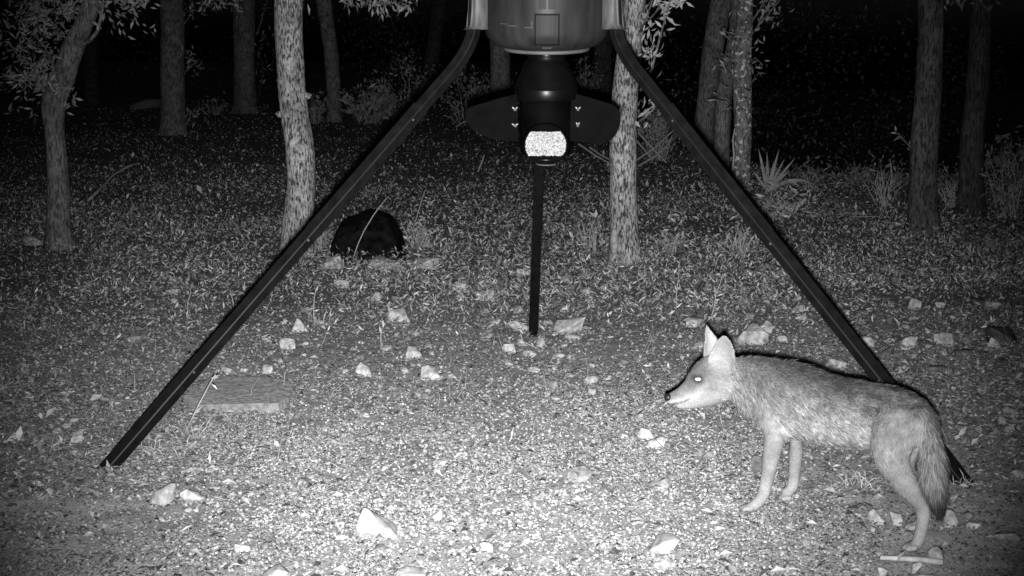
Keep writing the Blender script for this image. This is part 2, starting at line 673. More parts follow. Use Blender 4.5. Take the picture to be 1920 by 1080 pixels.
def tree(base, pts, mat, label, group='trees standing around the clearing', seed=1, k=40, crown=True, top=None, alb=(.08, .3)):
    """pts: (u, v, half-width px) from the base upward, all at the base's distance"""
    B, d = G(*base)
    y0 = B[1]
    P, R = [], []
    for u, v, hw in pts:
        r = ray(u, v)
        dd = y0 / r[1]
        P.append(CAM + r * dd)
        R.append(hw * dd / F)
    P[0] = np.array([P[0][0], y0, gz(P[0][0], y0) - .12])
    P, R = np.array(P), np.array(R)
    # go on above the picture
    dirn = unit(P[-1] - P[-3])
    top_z = P[-1][2]
    rs = np.random.default_rng(seed)
    ext = [P[-1] + dirn * s + np.array([rs.normal(0, .05), rs.normal(0, .06), 0]) * s for s in (.7, 1.5, 2.5)]
    P2 = np.concatenate([P, ext])
    R2 = np.concatenate([R, R[-1] * np.array([.93, .78, .5])])
    e = empty('oak_tree', (P[0][0], y0, gz(P[0][0], y0)), label, 'tree', group)
    V, Fc = trunk_mesh(P2, R2, k=k, seed=seed)
    mk('trunk', V, Fc, mat, e, smooth=True)
    if crown:
        limbs, lv = [], []
        for i in range(5):
            a = rs.random() * 6.28
            st = ext[0] * (1 - i / 6) + ext[2] * (i / 6)
            out = np.array([math.cos(a), math.sin(a), .75])
            ln = rs.uniform(.9, 1.7)
            mid = st + out * ln * .5 + np.array([0, 0, .05])
            en = st + out * ln + np.array([0, 0, rs.uniform(.1, .5)])
            limbs.append(tube([st, mid, en], [R[-1] * .5, R[-1] * .33, R[-1] * .12], 7))
            for q_ in (mid, en):
                lv.append(leaves_cloud(q_ + np.array([0, 0, .35]), (.65, .65, .35), 130, alb=alb, r=rs))
        lv.append(leaves_cloud(ext[2] + np.array([0, 0, .5]), (1.0, 1.0, .5), 260, alb=alb, r=rs))
        V, Fc = join(limbs)
        mk('limbs', V, Fc, mat, e, smooth=True)
        V, T, C = cat_leaf(lv)
        # keep the canopy itself above the picture's top edge
        tag(mk('crown', V, T, M_leaf, e, alb=C), None, kind='stuff')
    e['y0'] = float(y0)
    return e, y0


def at_y(u, v, y):
    r = ray(u, v)
    return CAM + r * (y / r[1])


def branch(e, y, pts, r0, r1, mat, nleaf=0, name='branch', L=(.05, .085), alb=(.1, .3), spread=.06, dy=0.0):
    P = np.array([at_y(u, v, y - dy * i / max(1, len(pts) - 1)) for i, (u, v) in enumerate(pts)])
    V, Fc = tube(P, np.linspace(r0, r1, len(P)), 6)
    b = mk(name, V, Fc, mat, e, smooth=True)
    if nleaf:
        V, T, C = twig_leaves(P, nleaf, L, spread, alb)
        tag(mk('leaves', V, T, M_leaf, b, alb=C), None, kind='stuff')
    return b


# pale furrowed tree left of the feeder
t1, y1 = tree((556, 476), [(556, 476, 31), (556, 450, 28), (558, 416, 28), (565, 346, 27), (562, 276, 27), (551, 205, 26), (543, 100, 25), (541, 0, 26)], M_bark_pale,
              'bright furrowed oak trunk with a slight S bend, standing behind the left tripod leg', seed=3, k=64)
for u, v, du, L_ in ((524, 152, -1, .05), (522, 214, -1, .06), (579, 180, 1, .03)):
    p = at_y(u, v, y1)
    V, Fc = tube([p + np.array([-.04 * du, 0, 0]), p, p + np.array([.02 * du, -.01, .012])], [.035, .026, .008], 8)
    mk('branch_stub', V, Fc, M_bark_pale, t1, smooth=True)
# tree right of the motor head
t2, y2 = tree((1171, 490), [(1171, 490, 30), (1171, 455, 27), (1170, 400, 25), (1168, 300, 25), (1170, 200, 24), (1179, 100, 23), (1189, 0, 21)], M_bark_pale,
              'bright rough oak trunk with a peeled scar at its foot, right of the feeder head', seed=9, k=64)
p = at_y(1152, 452, y2 - .125)
V, Fc = trunk_mesh(np.array([p + np.array([0, .02, -.10]), p, p + np.array([.0, .02, .10])]), np.array([.022, .034, .015]), 16, 4, .06, 4, flare=False)
mk('bark_scar', V, Fc, M_straw, t2, smooth=True)
for path in ([(1200, 170), (1222, 130), (1240, 60), (1252, 20), (1262, -20)], [(1196, 230), (1218, 214), (1236, 190)], [(1200, 60), (1214, 30), (1226, -10)], [(1198, 110), (1216, 92), (1232, 86)]):
    branch(t2, y2 - .1, path, .012, .004, M_bark_mid, 26, L=(.06, .1), alb=(.2, .5), spread=.14, dy=.2)
branch(t2, y2 - .1, [(1215, 40), (1232, 20), (1250, 4), (1275, -6)], .008, .003, M_bark_mid, 34, L=(.07, .12), alb=(.25, .5), spread=.2, dy=.2)
# forked leafy tree at the far left
t3, y3 = tree((109, 464), [(109, 464, 26), (109, 420, 22), (109, 333, 20), (102, 244, 19), (101, 191, 22), (119, 147, 20), (134, 98, 21), (154, 53, 18), (170, 10, 17), (176, -20, 16)], M_bark_mid,
              'small crooked oak with a dense leafy cluster, nearest the left edge of the clearing', seed=14, k=48)
branch(t3, y3 - .05, [(150, 86), (168, 76), (182, 60), (189, 35), (193, 0), (194, -30)], .019, .014, M_bark_mid, 8, alb=(.12, .3))
lv = []
for i in range(95):
    z = rng.random()
    if i < 58:
        u = rng.normal(52, 26) if rng.random() < .7 else rng.normal(70, 20)
        v = 12 + 165 * rng.random()
        u = 62 + (u - 55) * (1 - .35 * (v > 110)) + (v - 60) * .13
    else:
        u, v = rng.uniform(60, 200), rng.uniform(-25, 34)
    yy = y3 + rng.normal(-.05, .16)
    p = at_y(u, v, yy)
    dv = np.array([rng.normal(0, .08), rng.normal(0, .06), rng.normal(.0, .06)])
    lv.append(twig_leaves([p, p + dv, p + dv * 2.0], 13, (.05, .085), .1, (.10, .26)))
for i in range(16):
    u, v = rng.uniform(192, 268), rng.uniform(-20, 30)
    p = at_y(u, v, y3 - .1)
    dv = np.array([.07, rng.normal(0, .04), rng.normal(-.01, .05)])
    lv.append(twig_leaves([p, p + dv, p + dv * 2], 11, (.05, .085), .08, (.12, .3)))
for (u, v) in ((15, 152), (8, 146), (24, 148), (85, 70), (98, 66), (110, 214), (125, 198)):
    p = at_y(u, v, y3 - .1)
    lv.append(twig_leaves([p, p + np.array([.03, 0, .02]), p + np.array([.06, 0, .01])], 7, (.04, .07), .05, (.10, .26)))
V, T, C = cat_leaf(lv)
tag(mk('foliage', V, T, M_leaf, t3, alb=C), None, kind='stuff')
for path in ([(104, 150), (98, 118), (84, 88), (60, 62), (40, 40)], [(100, 182), (80, 165), (60, 130), (44, 100)], [(112, 130), (92, 124), (78, 90)], [(160, 40), (130, 28), (100, 22), (70, 26)], [(60, 30), (66, -10), (72, -40)], [(95, 190), (70, 150), (30, 150), (5, 148)]):
    branch(t3, y3 - .04, path, .012, .004, M_bark_mid, 10, alb=(.1, .24))
# second row, darker
t4, y4 = tree((324, 252), [(324, 252, 26), (324, 225, 23), (323, 133, 22), (324, 44, 22), (322, 0, 22)], M_bark_mid, 'thick straight grey trunk between the leafy left tree and the thin dark trunk', seed=21)
for path in ([(345, 140), (352, 128), (356, 112), (354, 92)], [(345, 138), (360, 122), (372, 116)], [(346, 44), (356, 30), (361, 0)], [(344, 245), (352, 228), (358, 215)]):
    branch(t4, y4 - .2, path, .02, .006, M_bark_mid, 24, L=(.08, .14), alb=(.1, .3), spread=.25)
t5, y5 = tree((461, 212), [(461, 212, 22), (460, 190, 20), (458, 89, 20), (458, 0, 21)], M_bark_mid, 'dark mid-distance trunk just left of the bright S-bent oak', seed=25)
branch(t5, y5 - .2, [(481, 66), (490, 40), (500, 5), (504, -20)], .025, .012, M_bark_mid, 10, L=(.08, .14))
branch(t5, y5 - .2, [(478, 200), (488, 170), (492, 130), (488, 100), (494, 60)], .02, .008, M_bark_dark, 70, L=(.09, .16), alb=(.08, .25), spread=.5)
t6, y6 = tree((625, 228), [(625, 228, 16), (627, 205, 13), (622, 111, 14), (611, 30, 14), (606, 0, 15)], M_bark_mid, 'thin dark trunk just right of the bright S-bent oak', seed=28)
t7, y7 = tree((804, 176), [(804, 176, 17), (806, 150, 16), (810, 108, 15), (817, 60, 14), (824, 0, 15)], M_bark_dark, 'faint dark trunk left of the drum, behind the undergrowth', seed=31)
t8, y8 = tree((938, 250), [(938, 250, 22), (938, 220, 19), (938, 120, 19), (936, 60, 19), (935, 0, 19)], M_bark_mid, 'grey trunk seen between left tripod leg and the feeder neck', seed=33)
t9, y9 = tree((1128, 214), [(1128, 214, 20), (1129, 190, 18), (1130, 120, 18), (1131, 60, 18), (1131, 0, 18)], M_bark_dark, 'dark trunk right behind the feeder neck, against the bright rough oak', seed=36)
t10, y10 = tree((1317, 300), [(1317, 300, 21), (1319, 249, 19), (1327, 178, 19), (1338, 89, 20), (1353, 0, 20)], M_bark_mid, 'leaning grey trunk, leftmost of the cluster of three behind right tripod leg', seed=39)
t12, y12 = tree((1355, 345), [(1355, 345, 16), (1354, 311, 14), (1353, 267, 15), (1358, 178, 15), (1369, 111, 12), (1376, 60, 10)], M_bark_mid, 'slim trunk squeezed between the leaning one and the lichen spotted one', seed=41, crown=False)
t11, y11 = tree((1388, 404), [(1388, 404, 22), (1390, 356, 17), (1391, 311, 16), (1393, 200, 17), (1390, 111, 19), (1396, 40, 16), (1398, 0, 15)], M_bark_lichen, 'pale lichen spotted trunk right of the cluster, crossing the right tripod leg', seed=44, k=56)
for path, nl in (([(1405, 70), (1428, 40), (1446, 20), (1462, 0)], 60), ([(1410, 40), (1430, 10), (1440, -20)], 40), ([(1406, 120), (1416, 108), (1430, 122)], 14), ([(1404, 170), (1412, 150), (1418, 148)], 14), ([(1380, 75), (1365, 62), (1356, 55)], 18), ([(1378, 150), (1360, 128), (1344, 120)], 18), ([(1376, 205), (1356, 190), (1336, 185)], 20), ([(1376, 120), (1366, 110), (1352, 100)], 10)):
    branch(t11, y11 - .08, path, .01, .004, M_bark_mid, nl, L=(.05, .1), alb=(.1, .28), spread=.2, dy=.15)
branch(t11, y11 - .1, [(1374, 320), (1376, 290), (1374, 262), (1378, 240)], .011, .006, M_straw)
t13, y13 = tree((1729, 432), [(1729, 432, 30), (1730, 390, 26), (1731, 333, 25), (1733, 267, 26), (1740, 178, 25), (1744, 89, 24), (1745, 0, 24)], M_bark_spot, 'speckled dark trunk, left one of the pair at the right side', seed=47, k=56)
branch(t13, y13 - .02, [(1712, 282), (1700, 268), (1690, 258), (1683, 248)], .008, .004, M_bark_mid, 16, L=(.05, .09), alb=(.14, .3))
t14, y14 = tree((1822, 404), [(1822, 404, 28), (1821, 356, 23), (1822, 267, 22), (1829, 200, 21), (1835, 133, 21), (1842, 0, 20)], M_bark_dark, 'smooth dark trunk, right one of the pair at the right side', seed=50, k=48)
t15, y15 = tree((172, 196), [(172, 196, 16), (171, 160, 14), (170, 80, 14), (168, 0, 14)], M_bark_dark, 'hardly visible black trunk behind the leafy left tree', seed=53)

# leafy twigs hanging into the top of the picture
def hanging(u0, u1, v1, y, n, label, alb=(.10, .28)):
    p0 = at_y((u0 + u1) / 2, -90, y)
    e = empty('hanging_branch', p0, label, 'branch', 'leafy branches hanging in at the top')
    tw, lv = [], []
    for i in range(n):
        u = u0 + (u1 - u0) * (i + rng.random()) / n
        P = np.array([at_y((u + (u0 + u1) / 2) / 2, -90, y), at_y(u, -30, y + rng.normal(0, .1)), at_y(u + rng.normal(0, 8), v1 * rng.uniform(.3, 1), y + rng.normal(0, .1))])
        tw.append(tube(P, [.009, .006, .003], 5))
        lv.append(twig_leaves(P[1:], 22, (.06, .1), .12, alb))
    V, Fc = join(tw)
    mk('twigs', V, Fc, M_bark_mid, e, smooth=True)
    V, T, C = cat_leaf(lv)
    tag(mk('leaves', V, T, M_leaf, e, alb=C), None, kind='stuff')


hanging(645, 780, 18, 14, 10, 'leafy branch hanging in at the top edge, left of the drum')
hanging(370, 450, 30, 17, 6, 'leafy branch hanging in between the thick grey trunk and the next one')
hanging(530, 580, 10, 12, 3, 'leaf sprig at the top of the bright S-bent oak')
hanging(1770, 1850, 6, 14, 4, 'leafy branch hanging in above the pair of trunks at the right')

# ------------------------------------------------------------------ undergrowth
def bush(u, v, w_, h_, n, label, L=(.06, .11), alb=(.08, .26), depth=.5, group='bushes behind the clearing', stems=16):
    B, d = G(u, v)
    wm, hm = w_ * d / F / 2, h_ * d / F
    e = empty('bush', B, label, 'bush', group)
    st, lv = [], []
    for i in range(stems):
        a = rng.uniform(-1, 1)
        tip = B + np.array([a * wm, rng.normal(0, depth * .5), hm * rng.uniform(.55, 1) * (1 - .35 * a * a)])
        mid = B + (tip - B) * .5 + np.array([rng.normal(0, .05), 0, hm * .06])
        P = np.array([B + np.array([a * wm * .3, rng.normal(0, .1), -.03]), mid, tip])
        st.append(tube(P, [.008, .006, .002], 5))
        lv.append(twig_leaves(P, n // stems, (L[0] * .6, L[1]), max(.3, wm * .5), alb, (.25, .45)))
    V, Fc = join(st)
    mk('stems', V, Fc, M_twig, e, smooth=True)
    V, T, C = cat_leaf(lv)
    V[:, 2] = np.maximum(V[:, 2], terr(V[:, 0], V[:, 1]))
    tag(mk('leaves', V, T, M_leaf, e, alb=C), None, kind='stuff')


bush(760, 225, 150, 130, 1500, 'tall pale undergrowth bush left of the feeder neck')
bush(690, 232, 110, 75, 420, 'big-leaved low bush beside the thin dark trunk', L=(.12, .2))
bush(590, 232, 50, 60, 160, 'small bush between the bright oak and the thin dark trunk', L=(.1, .16))
bush(880, 235, 120, 110, 1000, 'undergrowth bush behind the left tripod leg joint')
bush(862, 150, 60, 110, 160, 'spindly bush with thin stems left of the drum', L=(.06, .1))
bush(995, 240, 70, 120, 700, 'undergrowth bush hidden mostly by the feeder neck')
bush(1095, 235, 80, 130, 700, 'leafy bush right of the feeder neck')
bush(1235, 300, 90, 130, 1000, 'broad bush between the rough oak and the right tripod leg')
bush(1280, 225, 90, 150, 700, 'tall bush above the right tripod leg')
bush(1890, 405, 130, 150, 900, 'rounded bush at the right edge beside the smooth dark trunk', L=(.05, .1), alb=(.06, .2))
bush(1783, 385, 50, 75, 170, 'small leafy plant between the pair of trunks at the right', L=(.06, .1), alb=(.08, .2))
bush(1655, 385, 80, 90, 160, 'thin weed left of the speckled trunk', L=(.05, .08), alb=(.06, .16))
bush(1385, 475, 60, 60, 110, 'leafy sprout at the foot of the lichen spotted trunk', L=(.045, .08), alb=(.18, .38), depth=.2)
bush(1460, 405, 130, 45, 420, 'low leafy plants around the foot of the yucca', L=(.05, .1), alb=(.15, .4), depth=.4)
bush(1115, 468, 80, 70, 130, 'leafy sprigs growing left of the foot of the rough oak', L=(.045, .08), alb=(.18, .38), depth=.3)
bush(1250, 470, 90, 45, 150, 'low leafy weeds right of the foot of the rough oak', L=(.04, .075), alb=(.15, .34), depth=.3)
bush(780, 460, 90, 60, 200, 'low leafy weeds right of the black lump', L=(.04, .07), alb=(.15, .34), depth=.3)
bush(600, 465, 70, 60, 150, 'leafy weeds left of the black lump', L=(.04, .07), alb=(.15, .34), depth=.3)
bush(400, 215, 80, 30, 120, 'low dark plants between the thick grey trunk and the next one', L=(.08, .14), alb=(.06, .2))

for u_, v_, w_, h_, n_, lab in ((1520, 352, 90, 40, 260, 'low weeds right of the yucca blades'), (1600, 345, 110, 34, 260, 'low weeds along the dark bank, half way between yucca and speckled trunk'),
                            (1680, 350, 60, 40, 160, 'low weeds along the dark bank close to the speckled trunk'), (1560, 410, 120, 30, 200, 'low leafy patch on the floor right of the right tripod leg'), (1870, 470, 110, 40, 240, 'low leafy patch on the floor below the rounded bush')):
    bush(u_, v_, w_, h_, n_, lab, L=(.05, .1), alb=(.04, .13), depth=.8)

# far dark woodland
lv = []
for i in range(190):
    a = rng.uniform(-.5, .62)
    D_ = rng.uniform(28, 44) if a > .1 else rng.uniform(36, 46)
    x = a * D_
    lv.append(leaves_cloud((x, D_ + 6 * (a < .08), rng.uniform(-2, 7)), (rng.uniform(.8, 2.0), 1, rng.uniform(.6, 1.4)), 230, (.07, .14), (.3, .5), (.035, .10) if a > .1 else (.03, .08)))
V, T, C = cat_leaf(lv)
tag(mk('far_woods', V, T, M_leaf, alb=C), 'dark mass of woodland foliage far behind the clearing', kind='stuff')

# yucca
B, d = G(1440, 362)
yu = empty('yucca', B, 'spiky yucca with sword-like blades, right of the lichen spotted trunk', 'yucca')
for (u, v, wd) in ((1422, 278, 9), (1438, 284, 8), (1461, 279, 8), (1471, 298, 8), (1491, 296, 9), (1529, 347, 10), (1410, 318, 7), (1452, 300, 7), (1480, 320, 8), (1505, 352, 8), (1430, 310, 6)):
    r = ray(u, v)
    tip = CAM + r * (B[1] + rng.uniform(-.18, .1)) / r[1]
    ax = tip - B
    W = unit(np.cross(ax, np.array([0, 1, .3])))
    wm = wd * .72 * d / F / 2
    N = unit(np.cross(W, ax))
    prof = [(0, .45), (.22, .9), (.45, 1), (.7, .65), (1, .03)]
    Vv = []
    for t_, s_ in prof:
        c = B + ax * t_ + np.array([0, 0, .10 * math.sin(t_ * 3.1) * (1 if v > 330 else .1)])
        Vv += [c - W * wm * s_, c + N * wm * s_ * .35, c + W * wm * s_, c - N * wm * .25 * s_]
    Fc = []
    for i in range(4):
        for j in range(4):
            a, b = i * 4 + j, i * 4 + (j + 1) % 4
            Fc.append((a, b, b + 4, a + 4))
    Fc += [(3, 2, 1, 0), (16, 17, 18, 19)]
    mk('blade', np.array(Vv), Fc, M_yucca, yu, smooth=False)

# ------------------------------------------------------------------ rocks
def rock(u, v, w_, h_, shape, alb, label, group=None, name='rock', seed=0, n_sub=2):
    r = np.random.default_rng(int(u * 31 + v * 17 + seed))
    B, d = G(u, v)
    a = w_ * d / F / 2
    hh = h_ * d / F
    dp = a * {'round': .8, 'block': .7, 'wedge': .7, 'slab': .8}[shape]
    B = B + np.array([0, dp * .55, 0])
    hz = max(hh * .88, .012)
    if shape == 'wedge':
        pts = np.array([(-1, -.9, 0), (1, -.8, 0), (.9, .9, 0), (-.8, .8, 0), (-.5, -.1, .95), (-.05, .15, .9), (.45, -.5, .45), (-.85, -.6, .45)])
        pts = pts + r.normal(0, .11, (8, 3))
    else:
        ex, fl, n_p = {'block': (.5, .95, 17), 'slab': (.9, .9, 20), 'round': (.9, .95, 30)}[shape]
        q_ = unit(r.normal(size=(n_p, 3)))
        q_ = np.sign(q_) * np.abs(q_) ** ex
        q_ = q_ / np.maximum(np.abs(q_).max(0), .5)
        pts = q_ * r.uniform(.8, 1.0, (n_p, 1))
        sh = r.normal(0, .22, 2)
        pts[:, 0] += pts[:, 2] * sh[0]
        tl_ = r.normal(0, .16, 2)
        pts[:, 2] = pts[:, 2] * .62 + .34 + pts[:, 0] * tl_[0] + pts[:, 1] * tl_[1]
    pts[:, 2] = pts[:, 2] * 1.2 - .22
    import bmesh
    bm = bmesh.new()
    rz = r.uniform(-.25, .25)
    for p in pts:
        x, y = p[0] * a, p[1] * dp
        bm.verts.new((x * math.cos(rz) - y * math.sin(rz), x * math.sin(rz) + y * math.cos(rz), p[2] * hz))
    bmesh.ops.convex_hull(bm, input=bm.verts)
    for vv in [x for x in bm.verts if not x.link_faces]:
        bm.verts.remove(vv)
    if n_sub > 1:
        bmesh.ops.bevel(bm, geom=list(bm.edges), offset=a * .10, segments=1, affect='EDGES', profile=.5, clamp_overlap=True)
        bmesh.ops.remove_doubles(bm, verts=bm.verts, dist=a * .01)
    bmesh.ops.triangulate(bm, faces=bm.faces)
    if n_sub > 1:
        bmesh.ops.subdivide_edges(bm, edges=[e_ for e_ in bm.edges if e_.calc_length() > a * .3], cuts=1, use_grid_fill=True)
        bmesh.ops.triangulate(bm, faces=bm.faces)
    V = np.array([x.co for x in bm.verts])
    ix = {x: i for i, x in enumerate(bm.verts)}
    Fc = [tuple(ix[x] for x in f.verts) for f in bm.faces]
    bm.free()
    V = np.clip(V, -np.array([a, dp, hz * .5]) * 1.12, np.array([a, dp, hz]) * 1.12)
    nz = fbm(V / a * 1.7 + u, 3, 3) - .5
    V = V * (1 + .22 * nz[:, None]) + (a * .05) * (fbm(V / a * 5 + v, 9, 2)[:, None] - .5)
    C = alb * .74 * (.45 + 1.0 * fbm(V / a * 1.6 + v, 7, 3))
    o = mk(name, V, Fc, M_limestone, alb=C, smooth=(shape == 'round'))
    o.location = (float(B[0]), float(B[1]), gz(B[0], B[1]) - .07 * hz)
    tag(o, label, 'rock' if name == 'rock' else 'stone', group)
    return o


ROCKS = [
 (708, 1003, 80, 66, 'wedge', .4, 'big pale pointed rock with a steep left face on the bright gravel'),
 (300, 946, 58, 44, 'round', .46, 'rounded bumpy pale rock below the left tripod foot, left one of a touching pair'),
 (358, 939, 48, 28, 'round', .5, 'low smooth pale rock below the left tripod foot, right one of a touching pair'),
 (818, 973, 28, 24, 'block', .5, 'small blocky white rock right of the big pointed rock'),
 (911, 1031, 32, 20, 'round', .52, 'small bright rock below and right of the small blocky white rock'),
 (453, 1034, 30, 24, 'block', .52, 'square-faced white rock well left of the big pointed rock'),
 (1238, 1032, 74, 28, 'slab', .46, 'broad flat white rock in the right foreground, upper of two close together'),
 (1242, 1064, 54, 28, 'slab', .5, 'flat white rock in the right foreground, lower of two close together'),
 (768, 1086, 66, 26, 'slab', .42, 'wide buried rock at the bottom edge below the big pointed rock'),
 (515, 1086, 58, 30, 'round', .46, 'rounded white rock at the bottom edge left of the big pointed rock'),
 (1085, 901, 60, 28, 'slab', .36, 'dusty low triangular rock half buried in the middle of the gravel'),
 (1240, 917, 44, 26, 'slab', .36, 'faint dusty rock left of the coyote front paw'),
 (1212, 822, 38, 28, 'block', .5, 'upper greyer rock of a touching pair in front of the coyote chest'),
 (1231, 838, 42, 28, 'round', .58, 'lower brighter rock of a touching pair in front of the coyote chest'),
 (1108, 717, 30, 18, 'round', .52, 'oval white rock left of the coyote nose'),
 (1110, 738, 18, 15, 'round', .5, 'small round rock directly under the oval one left of the coyote nose'),
 (1038, 727, 24, 20, 'round', .34, 'grey round rock below the foot of the middle pole'),
 (1000, 698, 26, 15, 'slab', .42, 'flat small rock left of the grey round one below the middle pole'),
 (806, 708, 40, 28, 'block', .52, 'three-cornered white rock in the middle of the clearing'),
 (681, 701, 36, 24, 'round', .5, 'rounded white rock left of the three-cornered white one'),
 (773, 669, 40, 28, 'round', .48, 'domed pale rock just above the three-cornered white one'),
 (955, 659, 28, 20, 'block', .5, 'blocky rock left below the foot of the middle pole'),
 (994, 667, 30, 13, 'slab', .5, 'thin flat rock directly below the foot of the middle pole'),
 (1047, 669, 22, 11, 'slab', .46, 'thin small rock right below the foot of the middle pole'),
 (1013, 648, 20, 20, 'round', .4, 'grey stone touching the foot of the middle pole'),
 (971, 617, 44, 24, 'slab', .52, 'flat white rock touching the middle pole from the left'),
 (1064, 623, 74, 30, 'block', .44, 'large layered block rock just right of the foot of the middle pole'),
 (1074, 636, 34, 13, 'slab', .44, 'thin flat rock lying in front of the large layered block'),
 (912, 635, 32, 14, 'slab', .32, 'faint dusty rock left of the middle pole'),
 (537, 653, 38, 34, 'block', .5, 'folded-looking white rock right of the left tripod leg, lower of two'),
 (566, 619, 34, 26, 'wedge', .52, 'pyramid-like white rock right of the left tripod leg, upper of two'),
 (503, 696, 24, 16, 'block', .52, 'small peaked rock behind the concrete slab'),
 (425, 697, 20, 13, 'round', .46, 'small pale rock between left tripod leg and concrete slab'),
 (748, 601, 48, 32, 'block', .44, 'broken-edged rock in the middle, below the black lump'),
 (706, 563, 24, 20, 'round', .42, 'grey rounded rock between the black lump and the broken-edged rock'),
 (640, 537, 34, 20, 'block', .44, 'pale rock below the left end of the row at the black lump'),
 (865, 541, 34, 20, 'block', .48, 'flat-topped rock left of the square rock, behind the middle pole'),
 (911, 561, 38, 26, 'block', .46, 'square cracked rock left of the middle pole'),
 (981, 514, 30, 18, 'block', .48, 'small blocky rock touching the middle pole high up'),
 (622, 502, 48, 26, 'block', .48, 'pale stone at the left end of the row in front of the black lump'),
 (725, 504, 80, 26, 'slab', .52, 'long pale stone in the middle of the row in front of the black lump'),
 (797, 502, 56, 24, 'block', .52, 'bright stone at the right end of the row in front of the black lump'),
 (1405, 643, 76, 44, 'block', .42, 'large slanted slab of rock directly behind the coyote ears'),
 (1434, 622, 38, 22, 'slab', .4, 'thinner rock leaning behind the large slanted slab'),
 (1298, 609, 48, 18, 'round', .48, 'long low rock left of the large slanted slab, above the coyote ear'),
 (1312, 651, 32, 18, 'block', .42, 'pale rock touching the coyote ear from the left'),
 (1062, 526, 28, 12, 'slab', .44, 'thin flat rock right of the middle pole, upper of two'),
 (1100, 549, 30, 12, 'slab', .42, 'tilted thin rock right of the middle pole, lower of two'),
 (1396, 569, 28, 16, 'block', .34, 'grey rock above the large slanted slab'),
 (1499, 583, 32, 14, 'slab', .5, 'white oval rock left of the right tripod leg'),
 (1625, 651, 36, 28, 'round', .46, 'rounded rock against the right tripod leg'),
 (1704, 650, 36, 26, 'block', .44, 'jagged rock second from the right tripod leg'),
 (1773, 646, 48, 28, 'block', .44, 'wide jagged rock third from the right tripod leg'),
 (1715, 577, 32, 22, 'block', .44, 'blocky pale rock standing alone above the jagged ones'),
 (1763, 574, 22, 12, 'round', .46, 'small oval rock right of the lone blocky one'),
 (1661, 673, 40, 24, 'block', .14, 'dark grey rock with one light face by the right tripod leg'),
 (1884, 645, 70, 50, 'block', .07, 'large dark boulder near the right edge'),
 (1868, 652, 34, 22, 'wedge', .46, 'white wedge of rock leaning on the large dark boulder'),
 (1807, 669, 36, 20, 'block', .11, 'dark flat-faced rock left of the large dark boulder'),
 (1880, 686, 24, 18, 'block', .09, 'small dark rock below the large dark boulder'),
 (1760, 696, 46, 15, 'slab', .16, 'dull flat rock above the coyote rump'),
 (1860, 576, 34, 18, 'block', .34, 'pale rock above the large dark boulder'),
 (1832, 572, 34, 18, 'block', .09, 'dark rock left of the pale one above the large dark boulder'),
 (1646, 978, 36, 30, 'round', .42, 'round rock left of the coyote hind leg'),
 (1784, 983, 34, 34, 'round', .4, 'round rock at the tip of the coyote tail'),
 (1756, 1049, 38, 32, 'round', .36, 'rough rock behind the coyote hind paw'),
 (1684, 979, 28, 22, 'block', .36, 'small dull rock between round rock and coyote hind leg'),
 (1719, 1069, 22, 20, 'round', .42, 'small round rock under the fallen stick'),
 (1658, 1079, 24, 18, 'block', .42, 'small rock at the bottom edge below the coyote hind paw'),
 (1745, 1088, 48, 16, 'slab', .48, 'flat white rock cut by the bottom edge below the fallen stick'),
 (1827, 989, 30, 12, 'slab', .5, 'thin white rock right of the one at the tail tip'),
 (1895, 776, 34, 20, 'block', .36, 'grey rock near the right edge, level with the coyote back'),
 (1880, 792, 18, 14, 'round', .42, 'small pale rock under the grey one near the right edge'),
 (1892, 810, 24, 16, 'block', .4, 'blocky pale rock lowest of three near the right edge'),
 (1914, 896, 30, 24, 'round', .42, 'rounded rock cut by the right edge'),
 (1890, 1014, 56, 22, 'slab', .3, 'dull flat rock in the lower right'),
 (143, 829, 30, 24, 'block', .44, 'pale wedge-shaped rock left of the left tripod foot'),
 (58, 457, 46, 20, 'round', .4, 'pale oval rock at the foot of the crooked leafy oak'),
 (108, 833, 20, 11, 'slab', .42, 'small flat rock left of the wedge-shaped one by the left foot'),
 (74, 836, 18, 15, 'block', .3, 'small dull rock farthest left beside the left tripod foot'),
 (325, 549, 30, 12, 'slab', .4, 'flat rock left of the left tripod leg, half way up'),
 (247, 640, 46, 16, 'slab', .32, 'dusty flat rock left of the left tripod leg, below the other flat one'),
 (1572, 687, 46, 20, 'block', .44, 'pale rock peeping over the coyote back'),
 (830, 872, 26, 15, 'slab', .46, 'flat stone on the gravel above the small blocky white rock'),
 (1420, 882, 26, 34, 'block', .16, 'grey broken brick piece standing behind the coyote front leg'),
]
for R_ in ROCKS:
    rock(*R_)
